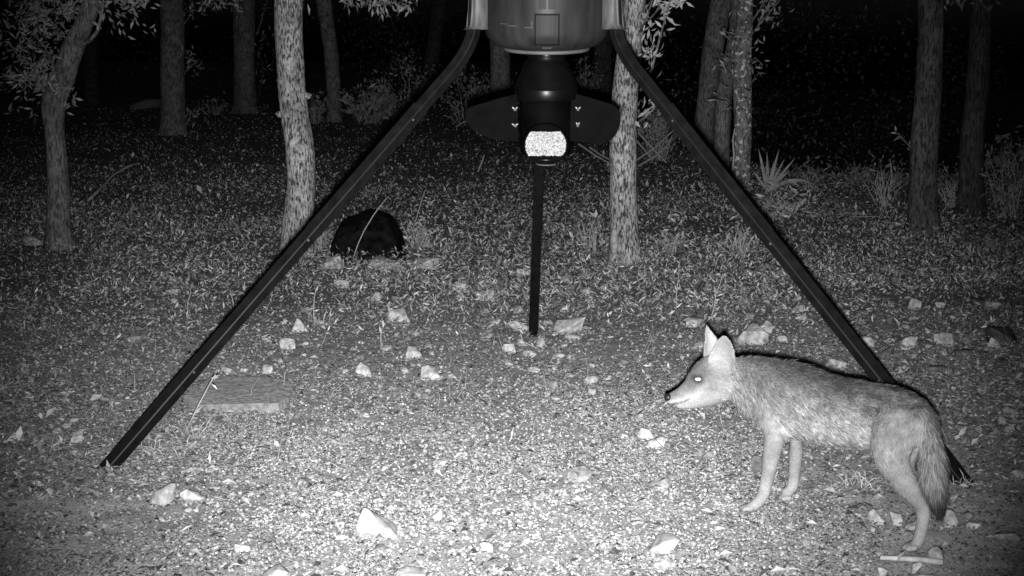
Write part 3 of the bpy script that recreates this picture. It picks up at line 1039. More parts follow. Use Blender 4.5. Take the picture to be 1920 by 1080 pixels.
# smaller stones, each beside one of the larger rocks
NEAR = {(708, 1003): 'the big pale pointed rock', (300, 946): 'the bumpy rock below the left tripod foot', (358, 939): 'the low smooth rock below the left tripod foot',
 (818, 973): 'the small blocky white rock', (453, 1034): 'the square-faced white rock', (1238, 1032): 'the broad flat white rock', (1085, 901): 'the dusty triangular rock in the gravel',
 (1212, 822): 'the touching pair before the coyote chest', (1108, 717): 'the oval rock by the coyote nose', (1038, 727): 'the grey round rock below the middle pole',
 (806, 708): 'the three-cornered white rock', (681, 701): 'the rounded white rock in the clearing', (773, 669): 'the domed pale rock', (955, 659): 'the blocky rock by the middle pole',
 (971, 617): 'the flat white rock touching the middle pole', (1064, 623): 'the large layered block rock', (537, 653): 'the folded-looking white rock', (566, 619): 'the pyramid-like white rock',
 (503, 696): 'the peaked rock behind the concrete slab', (748, 601): 'the broken-edged rock', (706, 563): 'the grey rounded rock under the black lump', (640, 537): 'the pale rock below the row of stones',
 (865, 541): 'the flat-topped rock behind the middle pole', (911, 561): 'the square cracked rock', (797, 502): 'the bright stone at the black lump', (1405, 643): 'the large slanted slab behind the coyote',
 (1298, 609): 'the long low rock above the coyote ear', (1100, 549): 'the tilted thin rock', (1396, 569): 'the grey rock above the slanted slab', (1499, 583): 'the white oval rock by the right leg',
 (1704, 650): 'the jagged rock behind the coyote rump', (1773, 646): 'the wide jagged rock', (1715, 577): 'the lone blocky rock', (1661, 673): 'the dark rock with one light face', (1884, 645): 'the large dark boulder',
 (1646, 978): 'the round rock by the hind leg', (1784, 983): 'the round rock at the tail tip', (1895, 776): 'the grey rock at the right edge', (143, 829): 'the pale wedge-shaped rock', (325, 549): 'the flat rock left of the tripod leg'}
DIRS = {'left of': (-1, 0), 'right of': (1, 0), 'above': (0, -1), 'below': (0, 1)}
SHAPES = {'round': 'rounded', 'slab': 'flat', 'block': 'angular'}
RP = {(r_[0], r_[1]): r_ for r_ in ROCKS}
taken = [(r_[0], r_[1], r_[2]) for r_ in ROCKS]
for key, nm in NEAR.items():
    r_ = RP[key]
    dd_ = list(DIRS)
    random.shuffle(dd_)
    for dn in dd_:
        dx, dy = DIRS[dn]
        s_ = rng.uniform(10, 19)
        u = key[0] + dx * (r_[2] * .5 + rng.uniform(14, 34)) + (rng.normal(0, 5) if dx == 0 else 0)
        v = key[1] - r_[3] * .3 + dy * (r_[3] * .5 + rng.uniform(10, 22)) + (rng.normal(0, 4) if dy == 0 else 0)
        if u < 8 or u > 1912 or v > 1076 or any(abs(u - a) < (w__ + s_) * .55 and abs(v - b) < 13 for a, b, w__ in taken):
            continue
        taken.append((u, v, s_))
        sh = random.choice(list(SHAPES))
        rock(u, v, s_ * 1.25, s_ * rng.uniform(.5, .75), sh, rng.uniform(.2, .46), 'small %s stone %s %s' % (SHAPES[sh], dn, nm), 'small stones strewn over the clearing', 'stone', 3, n_sub=1)

# ------------------------------------------------------------------ flat concrete slab beside the left leg
top = [(344, 741), (372, 758), (523, 755), (541, 744), (549, 728), (541, 713), (497, 704), (413, 705), (385, 713)]
zt = .04
tp = []
for u, v in top:
    r = ray(u, v)
    dd = (zt - CAM[2]) / r[2]
    tp.append(CAM + r * dd)
tp = np.array(tp)
cen = tp.mean(0)
rings = [tp * 1.0 + np.array([0, 0, -zt - .02]), tp + np.array([0, 0, -.004]), cen + (tp - cen) * .99]
inner = [cen + (tp - cen) * s for s in (.8, .6, .4, .2)]
allr = rings + inner
Vs = np.concatenate(allr + [cen[None]])
nn = len(tp)
jit = rng.normal(0, .0016, Vs.shape)
Vs = Vs + jit
Fc = []
for i in range(len(allr) - 1):
    for j in range(nn):
        a, b = i * nn + j, i * nn + (j + 1) % nn
        Fc.append((a, b, b + nn, a + nn))
for j in range(nn):
    a, b = (len(allr) - 1) * nn + j, (len(allr) - 1) * nn + (j + 1) % nn
    Fc.append((a, b, len(Vs) - 1))
sl = mk('concrete_slab', Vs - np.array([cen[0], cen[1], 0]), Fc, M_concrete)
sl.location = (cen[0], cen[1], 0)
tag(sl, 'flat grey concrete slab with cut corners beside the left tripod leg', 'slab')

# ------------------------------------------------------------------ black lump behind the row of stones
B, d = G(694, 488)
out = np.array([(661, 486), (640, 466), (624, 449), (633, 432), (640, 418), (648, 410), (664, 407), (682, 398), (696, 396), (728, 400), (740, 413), (750, 441), (757, 466), (764, 490)], float)
Yc = B[1] + .22
base_z = gz(B[0], Yc)
rim_p = np.array([at_y(u, v, Yc) for u, v in out])
rim_p[:, 2] = np.maximum(rim_p[:, 2], base_z - .02)
cc = np.array([at_y(694, 470, Yc)[0], Yc, base_z])
Vs, Fc = [], []
m = len(out)
K = 15
for i in range(K):
    ph = math.pi * i / (K - 1)          # front ground edge .. over the top .. back
    for j in range(m):
        p = rim_p[j]
        f = math.sin(ph) ** .5
        x = p[0] * (.95 + .05 * f) + cc[0] * (.05 - .05 * f)
        z = base_z - .02 + (p[2] - base_z + .02) * f
        dy = -math.cos(ph) * .26
        Vs.append((x, Yc + dy, z))
Vs = np.array(Vs)
Vs = Vs + (fbm(Vs * 9, 4, 3)[:, None] - .5) * np.array([.035, .05, .035]) + rng.normal(0, .004, Vs.shape)
for i in range(K - 1):
    for j in range(m - 1):
        a = i * m + j
        Fc.append((a, a + 1, a + m + 1, a + m))
lump = mk('black_lump', Vs - cc, Fc, M_lump)
lump.location = tuple(cc)
tag(lump, 'ragged black dome-shaped lump behind the row of pale stones', 'lump')

# ------------------------------------------------------------------ stalks, tufts, sticks
def stick(name, pts, r0, r1, label, cat, mat=M_straw, lift=None, group=None):
    P = np.array(pts)
    b = P[0].copy()
    V, Fc = tube(P - b, np.linspace(r0, r1, len(P)), 6)
    o = mk(name, V, Fc, mat, smooth=True)
    o.location = tuple(map(float, b))
    return tag(o, label, cat, group)


Bs, ds = G(662, 490)
stick('dry_stalk', [at_y(662, 484, Bs[1] - .1), at_y(672, 456, Bs[1] - .1), at_y(683, 432, Bs[1] - .1), at_y(700, 404, Bs[1] - .08), at_y(713, 386, Bs[1] - .05), at_y(728, 368, Bs[1])], .005, .004, 'long thin dry stalk bending across the black lump', 'stalk', M_twig)
Bs, ds = G(776, 425)
stick('dry_stalk', [Bs, at_y(784, 398, Bs[1]), at_y(796, 358, Bs[1])], .006, .004, 'thin straight dry stalk right of the black lump', 'stalk', M_twig)
Bs, ds = G(165, 376)
stick('fallen_stick', [Bs, at_y(190, 352, Bs[1] + .5), at_y(212, 328, Bs[1] + 1.0), at_y(240, 312, Bs[1] + 1.3), at_y(264, 303, Bs[1] + 1.5)], .015, .012, 'long bent stick rising from the leaf litter beside the crooked oak', 'stick', M_twig)
P = [G(1650, 1050)[0], G(1690, 1052)[0], G(1730, 1054)[0], G(1768, 1059)[0]]
stick('fallen_stick', [p + np.array([0, 0, .008]) for p in P], .008, .011, 'pale stick lying on the ground below the coyote hind paw', 'stick')
P = [G(1814, 493)[0] + np.array([0, 0, .02]), G(1850, 513)[0] + np.array([0, 0, .015])]
stick('fallen_stick', P, .007, .006, 'short straight stick lying in the litter above the dark boulder', 'stick')
yf = G(1200, 330)[0][1]
for i, (a, b, lab) in enumerate((((1196, 248), (1250, 305), 'steep crossing one'), ((1194, 300), (1262, 245), 'rising one'), ((1196, 312), (1256, 268), 'lower rising one'), ((1192, 262), (1225, 300), 'short one'), ((1085, 270), (1142, 306), 'left one beyond the rough oak'), ((1105, 276), (1145, 300), 'short left one beyond the rough oak'))):
    stick('fallen_branch', [at_y(*a, yf + 1 + .15 * i), at_y((a[0] + b[0]) / 2 + 2, (a[1] + b[1]) / 2 + 3, yf + 1 + .15 * i), at_y(*b, yf + .9 + .15 * i)], .017, .009, 'bare branch in the brush behind the rough oak, ' + lab, 'branch', M_twig, group='bare branches leaning behind the rough oak')
B, d = G(300, 203)
p0, p1, p2 = G(246, 205)[0], G(275, 205)[0], G(304, 204)[0]
stick('fallen_log', [p0 + np.array([0, 0, .03]), p1 + np.array([0, 0, .12]), p2 + np.array([0, 0, .14])], .10, .15, 'pale log lying in the dark beyond the left side of the clearing', 'log', M_wood)
# the brush on the floor at the left of the feeder
for i, (a, b, lab) in enumerate((((855, 238), (880, 225), 'upper one'), ((850, 215), (868, 208), 'small upper one'), ((832, 216), (856, 232), 'left one'), ((896, 322), (908, 290), 'upright one'))):
    ba = G(a[0], a[1] + 14)[0]
    stick('fallen_branch', [at_y(*a, ba[1]), at_y((a[0] + b[0]) / 2 + 2, (a[1] + b[1]) / 2 - 3, ba[1]), at_y(*b, ba[1])], .014, .008, 'thin bare branch in the brush left of the feeder wing, ' + lab, 'branch', M_twig, group='bare branches left of the feeder wing')


def tuft(u, v, n, h_, spread, label, alb=(.2, .4), wd=.0016):
    B, d = G(u, v)
    P = B + np.stack([rng.normal(0, spread * .35, n), rng.normal(0, spread * .3, n), np.zeros(n)], -1)
    D = unit(np.stack([rng.normal(0, .55, n), rng.normal(0, .4, n), rng.uniform(.35, 1.2, n)], -1))
    L_ = rng.uniform(.4, 1, n) * h_
    V, T = leaf_mesh(P, D, rdir(n), L_, np.full(n, wd * 2), .1)
    V = V.reshape(n, 5, 3)
    V[:, 4, 2] -= L_ * .25
    V = V.reshape(-1, 3)
    V[:, 2] = np.maximum(V[:, 2], 0.002 + terr(V[:, 0], V[:, 1]))
    e = empty('grass_tuft', B, label, 'grass tuft')
    tag(mk('blades', V, T, M_leaf, e, alb=np.repeat(rng.uniform(alb[0], alb[1], n), 5)), None, kind='stuff')


tuft(296, 852, 70, .13, .14, 'dry grass tuft growing against the left tripod foot')
tuft(365, 830, 26, .20, .10, 'thin grass tuft between left tripod foot and concrete slab')
tuft(1622, 915, 60, .13, .10, 'dry grass tuft under the coyote belly')
tuft(285, 700, 5, .10, .05, 'few-bladed seedling left of the left tripod leg', wd=.003)
tuft(430, 625, 14, .14, .10, 'straggly weed left of the left tripod leg', wd=.003)
tuft(600, 610, 14, .18, .12, 'straggly weed right of the left tripod leg', wd=.003)
tuft(1815, 915, 20, .10, .10, 'dry grass wisp at the right tripod foot')
tuft(640, 585, 12, .16, .10, 'straggly weed below the black lump', wd=.003)

# small weeds with a bent stem
def weed(pts, nl, label, L=(.03, .055)):
    B, d = G(*pts[0])
    P = np.array([at_y(u, v, B[1]) for u, v in pts])
    P[0, 2] = gz(P[0, 0], P[0, 1]) - .01
    V, Fc = tube(P - B, np.linspace(.0042, .0022, len(P)), 5)
    e = empty('weed', B, label, 'weed', None)
    mk('stem', V + B, Fc, M_straw, e, smooth=True)
    if nl:
        V, T, C = twig_leaves(P, nl, L, .02, (.25, .5), (.2, .3))
        tag(mk('leaves', V, T, M_leaf, e, alb=C), None, kind='stuff')


weed([(1318, 607), (1334, 594), (1340, 572), (1342, 552), (1350, 532), (1356, 512)], 26, 'curved leafy weed above the coyote ears')
weed([(1268, 578), (1268, 556), (1272, 520), (1274, 490)], 12, 'thin upright weed left of the curved leafy one')
weed([(590, 612), (588, 585), (589, 560), (592, 545)], 12, 'upright weed behind the pyramid-like white rock')
weed([(352, 590), (352, 566), (358, 548), (356, 540)], 3, 'bent bare weed stem left of the left tripod leg')
weed([(715, 660), (714, 630), (716, 615)], 4, 'short weed left of the domed pale rock')
weed([(772, 582), (770, 570), (778, 556), (772, 548)], 3, 'bent weed stem right of the broken-edged rock')
weed([(1018, 655), (980, 640), (976, 624)], 2, 'curled weed stem at the foot of the middle pole')
weed([(440, 585), (436, 560), (432, 548)], 6, 'forked weed left of the left tripod leg')
weed([(860, 516), (946, 500), (950, 478), (952, 470)], 0, 'bare crooked weed stem left of the middle pole') if False else None
weed([(1095, 520), (1092, 500), (1086, 478)], 8, 'leafy weed right of the middle pole')
weed([(345, 812), (372, 760), (392, 722), (400, 708)], 5, 'thin branched weed leaning over the concrete slab')

# ------------------------------------------------------------------ feeder
FC = np.array([.150, 6.50])
feeder = empty('game_feeder', (FC[0], FC[1], 0), 'dark drum game feeder on three long tripod legs over the gravel', 'game feeder')
TILT = math.radians(6.5)
ct, st_ = math.cos(TILT), math.sin(TILT)
PIV = np.array([FC[0], FC[1], 1.648])


def head(V):
    """feeder-local (x right, y away, z up from the drum bottom) to world: the head leans a little to the camera"""
    V = np.asarray(V, float)
    y = V[:, 1] * ct - V[:, 2] * st_ * .35
    z = V[:, 1] * st_ + V[:, 2] * ct
    return np.stack([V[:, 0], y, z], -1) + PIV


# drum
def drum_r(z):
    t = np.clip(z / .088, 0, 1)
    return .155 + .114 * (1 - (1 - t) ** 2.1) ** (1 / 2.1) + .001 * np.clip((z - .088) / .3, 0, 1)


prof = [(.0, .0)] + [(float(drum_r(z)), z) for z in (.0, .002, .006, .012, .02, .03, .042, .056, .072, .09, .13)] + [(.270, .42), (.272, .44), (.276, .455), (.272, .47), (.270, .49), (.270, .86), (.262, .885), (.24, .90), (.0, .915)]
V, Fc = lathe(prof, 72)
mk('drum', head(V), Fc, M_drum, feeder, smooth=True)
V, Fc = lathe([(.160, -.012), (.184, -.012), (.189, -.006), (.188, .001), (.176, .004)], 72)
mk('drum_rim', head(V), Fc, M_rim, feeder, smooth=True)
lid, lf = lathe([(.279, .86), (.284, .865), (.284, .915), (.27, .928), (0, .935)], 64)
mk('lid', head(lid), lf, M_black, feeder, smooth=True)


def on_drum(x, z, off):
    r = float(drum_r(np.array(z))) + off
    return np.array([x, -math.sqrt(max(r * r - x * x, 1e-6)), z])


def drum_patch(x0, x1, z0, z1, off, n=6, m=6):
    """a curved plate on the drum's front"""
    xs = np.linspace(x0, x1, n)
    V, Fc = [], []
    for o_ in (off, -.006):
        for z in np.linspace(z0, z1, m):
            for x in xs:
                V.append(on_drum(x, z, o_))
    k_ = n * m
    for i in range(m - 1):
        for j in range(n - 1):
            a = i * n + j
            Fc.append((a, a + 1, a + n + 1, a + n))
    edge = [j for j in range(n)] + [i * n + n - 1 for i in range(1, m)] + [(m - 1) * n + j for j in range(n - 2, -1, -1)] + [i * n for i in range(m - 2, 0, -1)]
    for q_ in range(len(edge)):
        a, b = edge[q_], edge[(q_ + 1) % len(edge)]
        Fc.append((b, a, a + k_, b + k_))
    return np.array(V), Fc


xm = -.004
V, Fc = drum_patch(xm - .053, xm + .053, .034, .168, .0045, 6, 12)
gr = mk('panel_recess', head(V), Fc, M_groove, feeder)
V, Fc = drum_patch(xm - .046, xm + .046, .041, .161, .0075, 6, 12)
mk('panel', head(V), Fc, M_plate, gr)
V, Fc = drum_patch(xm - .036, xm - .004, .186, .32, .004)
mk('moulded_plate', head(V), Fc, M_plate, feeder)
V, Fc = drum_patch(xm + .004, xm + .036, .186, .32, .004)
mk('moulded_plate', head(V), Fc, M_plate, feeder)
V, Fc = drum_patch(xm - .02, xm + .02, .018, .026, .002)
mk('moulded_knob', head(V), Fc, M_rim, feeder)
for x0_, x1_, z0_, z1_ in ((-.098, -.064, .107, .111), (-.070, -.066, .107, .135), (-.200, -.170, .118, .121), (-.168, -.130, .112, .115)):
    V, Fc = drum_patch(x0_, x1_, z0_, z1_, .0012)
    mk('scuff_mark', head(V), Fc, M_panel, feeder)

# funnel, neck rings, motor housing
V, Fc = lathe([(.176, -.008), (.12, -.011), (.088, -.014)], 56)
mk('funnel', head(V), Fc, M_blackrough, feeder, smooth=True)
for z in (-.016, -.030):
    V, Fc = lathe([(.083, z - .004), (.091, z - .004), (.094, z), (.091, z + .004), (.083, z + .004)], 56)
    mk('neck_ring', head(V), Fc, M_black, feeder, smooth=True)
V, Fc = lathe([(.082, -.012), (.080, -.045), (.086, -.055), (.094, -.064), (.128, -.150), (.135, -.165)], 64)
mk('neck', head(V), Fc, M_black, feeder, smooth=True)
V, Fc = lathe([(.126, -.165), (.136, -.165), (.138, -.172), (.137, -.212), (.133, -.220), (.120, -.222)], 64)
mk('collar', head(V), Fc, M_black, feeder, smooth=True)
V, Fc = lathe([(.120, -.215), (.116, -.232), (.114, -.44), (.110, -.462), (.085, -.478), (.0, -.480)], 64)
mk('housing', head(V), Fc, M_blackrough, feeder, smooth=True)
# feed port: a short round spout at the front with pellets heaped behind its lip
pc = np.array([-.004, -.128, -.408])
ring = []
R0, R1 = .098, .089
pv, pf = [], []
k = 48
for (r_, y_) in ((R1, .045), (R1, -.006), (R1 + .003, -.012), (R0 - .002, -.012), (R0, -.006), (R0, .06)):
    for j in range(k):
        a = math.radians(-33) + math.radians(246) * j / (k - 1)
        pv.append((pc[0] + r_ * math.cos(a), pc[1] + y_, pc[2] + r_ * math.sin(a)))
for i in range(5):
    for j in range(k - 1):
        a, b = i * k + j, i * k + j + 1
        pf.append((a, b, b + k, a + k))
port = mk('feed_port', head(np.array(pv)), pf, M_blackrough, feeder, smooth=True)
# back of the port in its own dark plate
pv = [(pc[0] + R1 * math.cos(math.radians(-33 + 246 * j / (k - 1))), pc[1] + .04, pc[2] + R1 * math.sin(math.radians(-33 + 246 * j / (k - 1)))) for j in range(k)]
mk('port_back', head(np.array(pv)), [tuple(range(k))], M_drum, port)
# pellets
PV, PT, PC, o_ = [], [], [], 0
ico = np.array([(1, 0, 0), (-1, 0, 0), (0, 1, 0), (0, -1, 0), (0, 0, 1), (0, 0, -1)], float)
icf = np.array([(0, 2, 4), (2, 1, 4), (1, 3, 4), (3, 0, 4), (2, 0, 5), (1, 2, 5), (3, 1, 5), (0, 3, 5)])
zb, zt_ = pc[2] - .046, pc[2] + .056
for i in range(3600):
    x = rng.uniform(-R1, R1)
    z = rng.uniform(zb - pc[2], zt_ - pc[2])
    if x * x + z * z > (R1 - .003) ** 2:
        continue
    s_ = rng.uniform(.0045, .0075)
    A = unit(rng.normal(size=(3, 3)))
    v = (ico * np.array([s_, s_ * .75, s_ * .9])) @ A
    PV.append(v + np.array([pc[0] + x, pc[1] + .008 + rng.uniform(0, .012) , pc[2] + z]))
    PT.append(icf + o_)
    PC.append(np.full(6, rng.uniform(.2, .40)))
    o_ += 6
tag(mk('feed', head(np.concatenate(PV)), np.concatenate(PT), M_feed, port, alb=np.concatenate(PC)), None, kind='stuff')
V, Fc = box((pc[0], pc[1] + .004, pc[2] - .053), (.150, .045, .012))
mk('port_lip', head(V), Fc, M_blackrough, port)
V, Fc = lathe([(.0, -.512), (.040, -.512), (.045, -.506), (.045, -.50), (.07, -.492), (.082, -.478), (.0, -.47)], 40)
mk('bottom_cap', head(V), Fc, M_black, feeder, smooth=True)
V, Fc = lathe([(.038, -.514), (.0455, -.512), (.0455, -.508), (.038, -.506)], 40)
mk('cap_ring', head(V), Fc, M_rim, feeder, smooth=True)


# two side wings with wing nuts
def wing(s, out):
    zz = -.30
    out = np.array(out)
    n_ = len(out)
    V = []
    for yy in (-.012, -.004):
        for (x, z) in out:
            V.append((x, yy - .02 * abs(x - s * .11) * 0 - .035, z))
    Fc = [tuple(range(n_)), tuple(range(2 * n_ - 1, n_ - 1, -1))]
    for j in range(n_):
        a, b = j, (j + 1) % n_
        Fc.append((a, a + n_, b + n_, b))
    wg = mk('wing', head(np.array(V)), Fc, M_blackrough, feeder)
    # edge lip along the top
    P = np.array([(x, -.043, z) for x, z in out[:3]])
    for z in (-.262, -.332):
        c = np.array([s * .137, -.06, z])
        parts = []
        vv, ff = lathe([(.0, -.008), (.006, -.008), (.0075, 0), (.005, .010), (0, .012)], 10)
        vv = vv[:, [0, 2, 1]] * np.array([1, -1, 1])
        parts.append((vv + c, ff))
        an = rng.uniform(.2, 1.2)
        for q_ in (1, -1, .45):
            d_ = np.array([math.cos(an) * q_, -.35, math.sin(an) * abs(q_) - .5 * (q_ == .45)])
            parts.append(tube([c + np.array([0, -.004, 0]), c + d_ * .010, c + d_ * .017], [.003, .0045, .0025], 8))
        v_, f_ = join(parts)
        mk('wing_nut', head(v_), f_, M_zinc, wg, smooth=True)


def wpts(L_):
    res = []
    for u, v in L_:
        p = U(u, v, 6.40)
        loc = p - PIV
        x = loc[0]
        z = (loc[2] + .04 * st_) / ct
        res.append((x, z))
    return res


wing(-1, wpts([(970, 176), (936, 184), (884, 200), (876, 204), (872, 214), (874, 228), (884, 242), (898, 252), (926, 262), (972, 266)]))
wing(1, wpts([(1072, 172), (1082, 176), (1146, 195), (1158, 202), (1164, 212), (1165, 228), (1158, 250), (1148, 263), (1128, 271), (1106, 270), (1068, 264)]))

# legs
feet = [(-1.592, 5.640), (1.722, 5.450), (.1255, 8.510)]
FOOTPX = [G(204, 878)[0], G(1802, 903)[0], G(1000, 627)[0]]
for fi, fp in enumerate(FOOTPX):
    foot = np.array([fp[0], fp[1]])
    dv = foot - FC
    Lr = np.linalg.norm(dv)
    dv = dv / Lr
    side = np.array([-dv[1], dv[0], 0])

    def rp(r, z):
        return np.array([FC[0] + dv[0] * r, FC[1] + dv[1] * r, z])

    def sq(P, hw, r_=.18):
        """square tube with softened corners along P; up axis in the leg's own upright plane"""
        P = np.array(P)
        n_ = len(P)
        T_ = np.zeros_like(P)
        T_[1:-1] = unit(P[2:] - P[1:-1]) + unit(P[1:-1] - P[:-2])
        T_[0] = P[1] - P[0]
        T_[-1] = P[-1] - P[-2]
        T_ = unit(T_)
        A = np.cross(T_, side)
        b_ = .84
        tw = math.radians(-30) * (1 if side[1] * 0 + dv[0] < .5 else -1) if abs(dv[0]) > .2 else math.radians(8)
        sd_ = side[None] * math.cos(tw) + A * math.sin(tw)
        A = A * math.cos(tw) - side[None] * math.sin(tw)
        prof_ = [(1, b_), (b_, 1), (-b_, 1), (-1, b_), (-1, -b_), (-b_, -1), (b_, -1), (1, -b_)]
        V = []
        for i in range(n_):
            for a, c in prof_:
                V.append(P[i] + sd_[i] * a * hw + A[i] * c * hw)
        Fc = []
        for i in range(n_ - 1):
            for j in range(8):
                a, b = i * 8 + j, i * 8 + (j + 1) % 8
                Fc.append((a, b, b + 8, a + 8))
        Fc += [tuple(range(7, -1, -1)), tuple((n_ - 1) * 8 + j for j in range(8))]
        return np.array(V), Fc

    top_ = rp(.335, 1.92)
    e0 = rp(.345, 1.735)
    e1 = rp(.49, 1.505)
    ft = rp(Lr + .03, gz(*foot) - .025)
    bend_pts = [top_, e0]
    ctrl = rp(.36, 1.63)
    for t in (.2, .4, .6, .8, 1):
        bend_pts.append((1 - t) ** 2 * e0 + 2 * t * (1 - t) * ctrl + t * t * e1)
    ax = unit(ft - e1)
    ln = np.linalg.norm(ft - e1)
    j1 = e1 + ax * ln * (.075 if fi < 2 else .12)
    j2 = e1 + ax * ln * .39
    j3 = e1 + ax * ln * .72
    leg = mk('leg', *sq(bend_pts + [j1 + ax * .02], .0225), M_steel, feeder)
    mk('leg_tube', *sq([j1, j2 + ax * .02], .0262), M_steel, leg)
    mk('leg_tube', *sq([j2, j3 + ax * .02], .0245), M_steel, leg)
    mk('leg_tube', *sq([j3, ft - ax * .0], .0255), M_steel, leg)
    for jj, hw in ((j1, .0275), (j2, .0275), (j3, .0270)):
        mk('leg_sleeve', *sq([jj - ax * .004, jj + ax * .006], hw), M_steel, leg)
        bp = jj + ax * .06 - np.cross(ax, side) * 0
        c = bp + side * .0262 * (1 if np.dot(side[:2], -FC) > 0 else -1)
        sd = side * (1 if np.dot(side[:2], -FC) > 0 else -1)
        V, Fc = tube([c - sd * .004, c + sd * .003, c + sd * .006], [.006, .006, .003], 10)
        mk('bolt', V, Fc, M_panel, leg, smooth=True)
    # flared socket on the drum that takes the leg
    sv, sf = [], []
    zs = [(1.722, .054, .048, .012), (1.732, .047, .041, .005), (1.75, .041, .037, 0), (1.80, .037, .035, -.003), (1.95, .029, .032, -.008), (2.05, .024, .030, -.014)]
    ring_n = 12
    for z, a_, b_, off in zs:
        for j in range(ring_n):
            an = 2 * math.pi * j / ring_n
            ca, sa = math.cos(an), math.sin(an)
            ca = math.copysign(abs(ca) ** .55, ca)
            sa = math.copysign(abs(sa) ** .55, sa)
            p = rp(.328 + off + sa * b_, z) + side * ca * a_
            sv.append(p)
    for i in range(len(zs) - 1):
        for j in range(ring_n):
            a, b = i * ring_n + j, i * ring_n + (j + 1) % ring_n
            sf.append((a, b, b + ring_n, a + ring_n))
    sf.append(tuple((len(zs) - 1) * ring_n + j for j in range(ring_n)))
    so = mk('leg_socket', np.array(sv), sf, M_socket, feeder, smooth=True)
    for sgn in (-1, 1):
        V, Fc = tube([rp(.37, 1.727) + side * sgn * .020, rp(.362, 1.80) + side * sgn * .017, rp(.352, 2.04) + side * sgn * .013], [.006, .006, .005], 6)
        mk('socket_rib', V, Fc, M_rim, so, smooth=True)

# ------------------------------------------------------------------ coyote
Lb = np.array([-.711, -.703, 0.0])      # the coyote's left, towards the camera
Lh = unit(np.array([-.12, -.98, .12]))


def dt(u):
    return 5.28 - (u - 1447) * .0015


chains = []


def chain(name, pts, lat, fur):
    """pts: (u, v, depth, r_px, r_lateral m or None)"""
    P = np.array([U(p[0], p[1], p[2]) for p in pts])
    R = np.array([p[3] * p[2] / F for p in pts])
    RL = np.array([(p[4] if p[4] else p[3] * p[2] / F) for p in pts])
    if 'leg' in name:
        k_ = np.clip(np.arange(len(pts)) / 2, 0, 1) * .10 + 1
        R, RL = R * k_, RL * k_
    chains.append(dict(name=name, P=P, R=R, RL=RL, L=lat, fur=np.array(fur, float) if np.ndim(fur) else np.full(len(pts), fur)))


chain('torso', [(1372, 708, 5.385, 38, .060), (1398, 716, 5.36, 48, .070), (1432, 732, 5.31, 60, .085), (1466, 746, dt(1466), 70, .098), (1505, 754, dt(1505), 69, .104),
                (1550, 768, dt(1550), 65, .104), (1600, 776, dt(1600), 64, .098), (1640, 780, dt(1640), 60, .090), (1685, 785, dt(1685), 57, .084), (1718, 795, dt(1718), 46, .075), (1734, 806, dt(1734), 32, .055)],
      Lb, [.022, .034, .036, .034, .032, .030, .030, .030, .028, .024, .022])
chain('head', [(1256, 747, 5.42, 10, .016), (1262, 746, 5.42, 12, .019), (1277, 741, 5.415, 15.5, .026), (1296, 731, 5.41, 21.5, .034), (1311, 719, 5.405, 29, .045), (1328, 709, 5.40, 38, .057), (1348, 705, 5.39, 42, .064), (1372, 709, 5.385, 38, .062)],
      Lh, [.003, .003, .004, .006, .009, .013, .022, .034])
chain('jaw', [(1273, 761, 5.415, 5.5, .012), (1292, 757.5, 5.412, 10, .02), (1318, 746, 5.405, 18, .034), (1345, 733, 5.39, 24, .045)], Lh, [.003, .005, .010, .018])
chain('front_leg', [(1446, 752, 5.235, 46, .050), (1449, 790, 5.215, 33, .040), (1452, 820, 5.205, 20, .032), (1446, 855, 5.215, 15.5, .026), (1440, 890, 5.235, 12.5, .021), (1435, 912, 5.245, 11, .019), (1430, 930, 5.25, 10.5, .019), (1418, 945, 5.255, 9.5, .020), (1406, 952, 5.258, 8.5, .022), (1399, 954, 5.26, 6.5, .020)],
      Lb, [.02, .018, .01, .006, .005, .004, .004, .004, .003, .003])
chain('front_leg', [(1484, 790, 5.36, 30, .036), (1493, 822, 5.365, 14.5, .026), (1492, 855, 5.37, 12, .022), (1489, 890, 5.38, 10, .019), (1487, 906, 5.385, 10, .019), (1484, 917, 5.387, 9, .019), (1476, 920, 5.39, 7.5, .020), (1471, 921, 5.39, 5.5, .017)],
      Lb, [.012, .008, .005, .004, .004, .003, .003, .003])
chain('hind_leg', [(1690, 788, 4.84, 50, .050), (1673, 832, 4.815, 44, .050), (1672, 862, 4.80, 34, .042), (1689, 893, 4.80, 26, .034), (1708, 922, 4.81, 19, .027), (1729, 948, 4.83, 14.5, .022), (1731, 972, 4.835, 11.5, .018), (1726, 1000, 4.84, 10.5, .018), (1719, 1020, 4.84, 10, .020), (1709, 1028, 4.84, 8, .022), (1704, 1029, 4.84, 6, .019)],
      Lb, [.022, .020, .016, .012, .008, .006, .005, .004, .004, .003, .003])
chain('hind_leg', [(1715, 800, 4.95, 40, .045), (1690, 845, 4.97, 36, .042), (1688, 872, 4.98, 26, .034), (1712, 905, 5.0, 17, .026), (1738, 934, 5.02, 12, .020), (1735, 960, 5.035, 10, .017), (1726, 980, 5.045, 9.5, .018), (1716, 990, 5.05, 8, .020), (1710, 992, 5.05, 6, .018)],
      Lb, [.02, .016, .012, .008, .006, .005, .004, .003, .003])
chain('tail', [(1728, 776, 4.82, 18, .034), (1740, 812, 4.79, 17, .032), (1746, 850, 4.78, 18, .036), (1749, 895, 4.775, 19, .038), (1756, 932, 4.77, 13, .028), (1761, 958, 4.77, 6, .013)],
      Lb, [.026, .040, .052, .055, .048, .036])


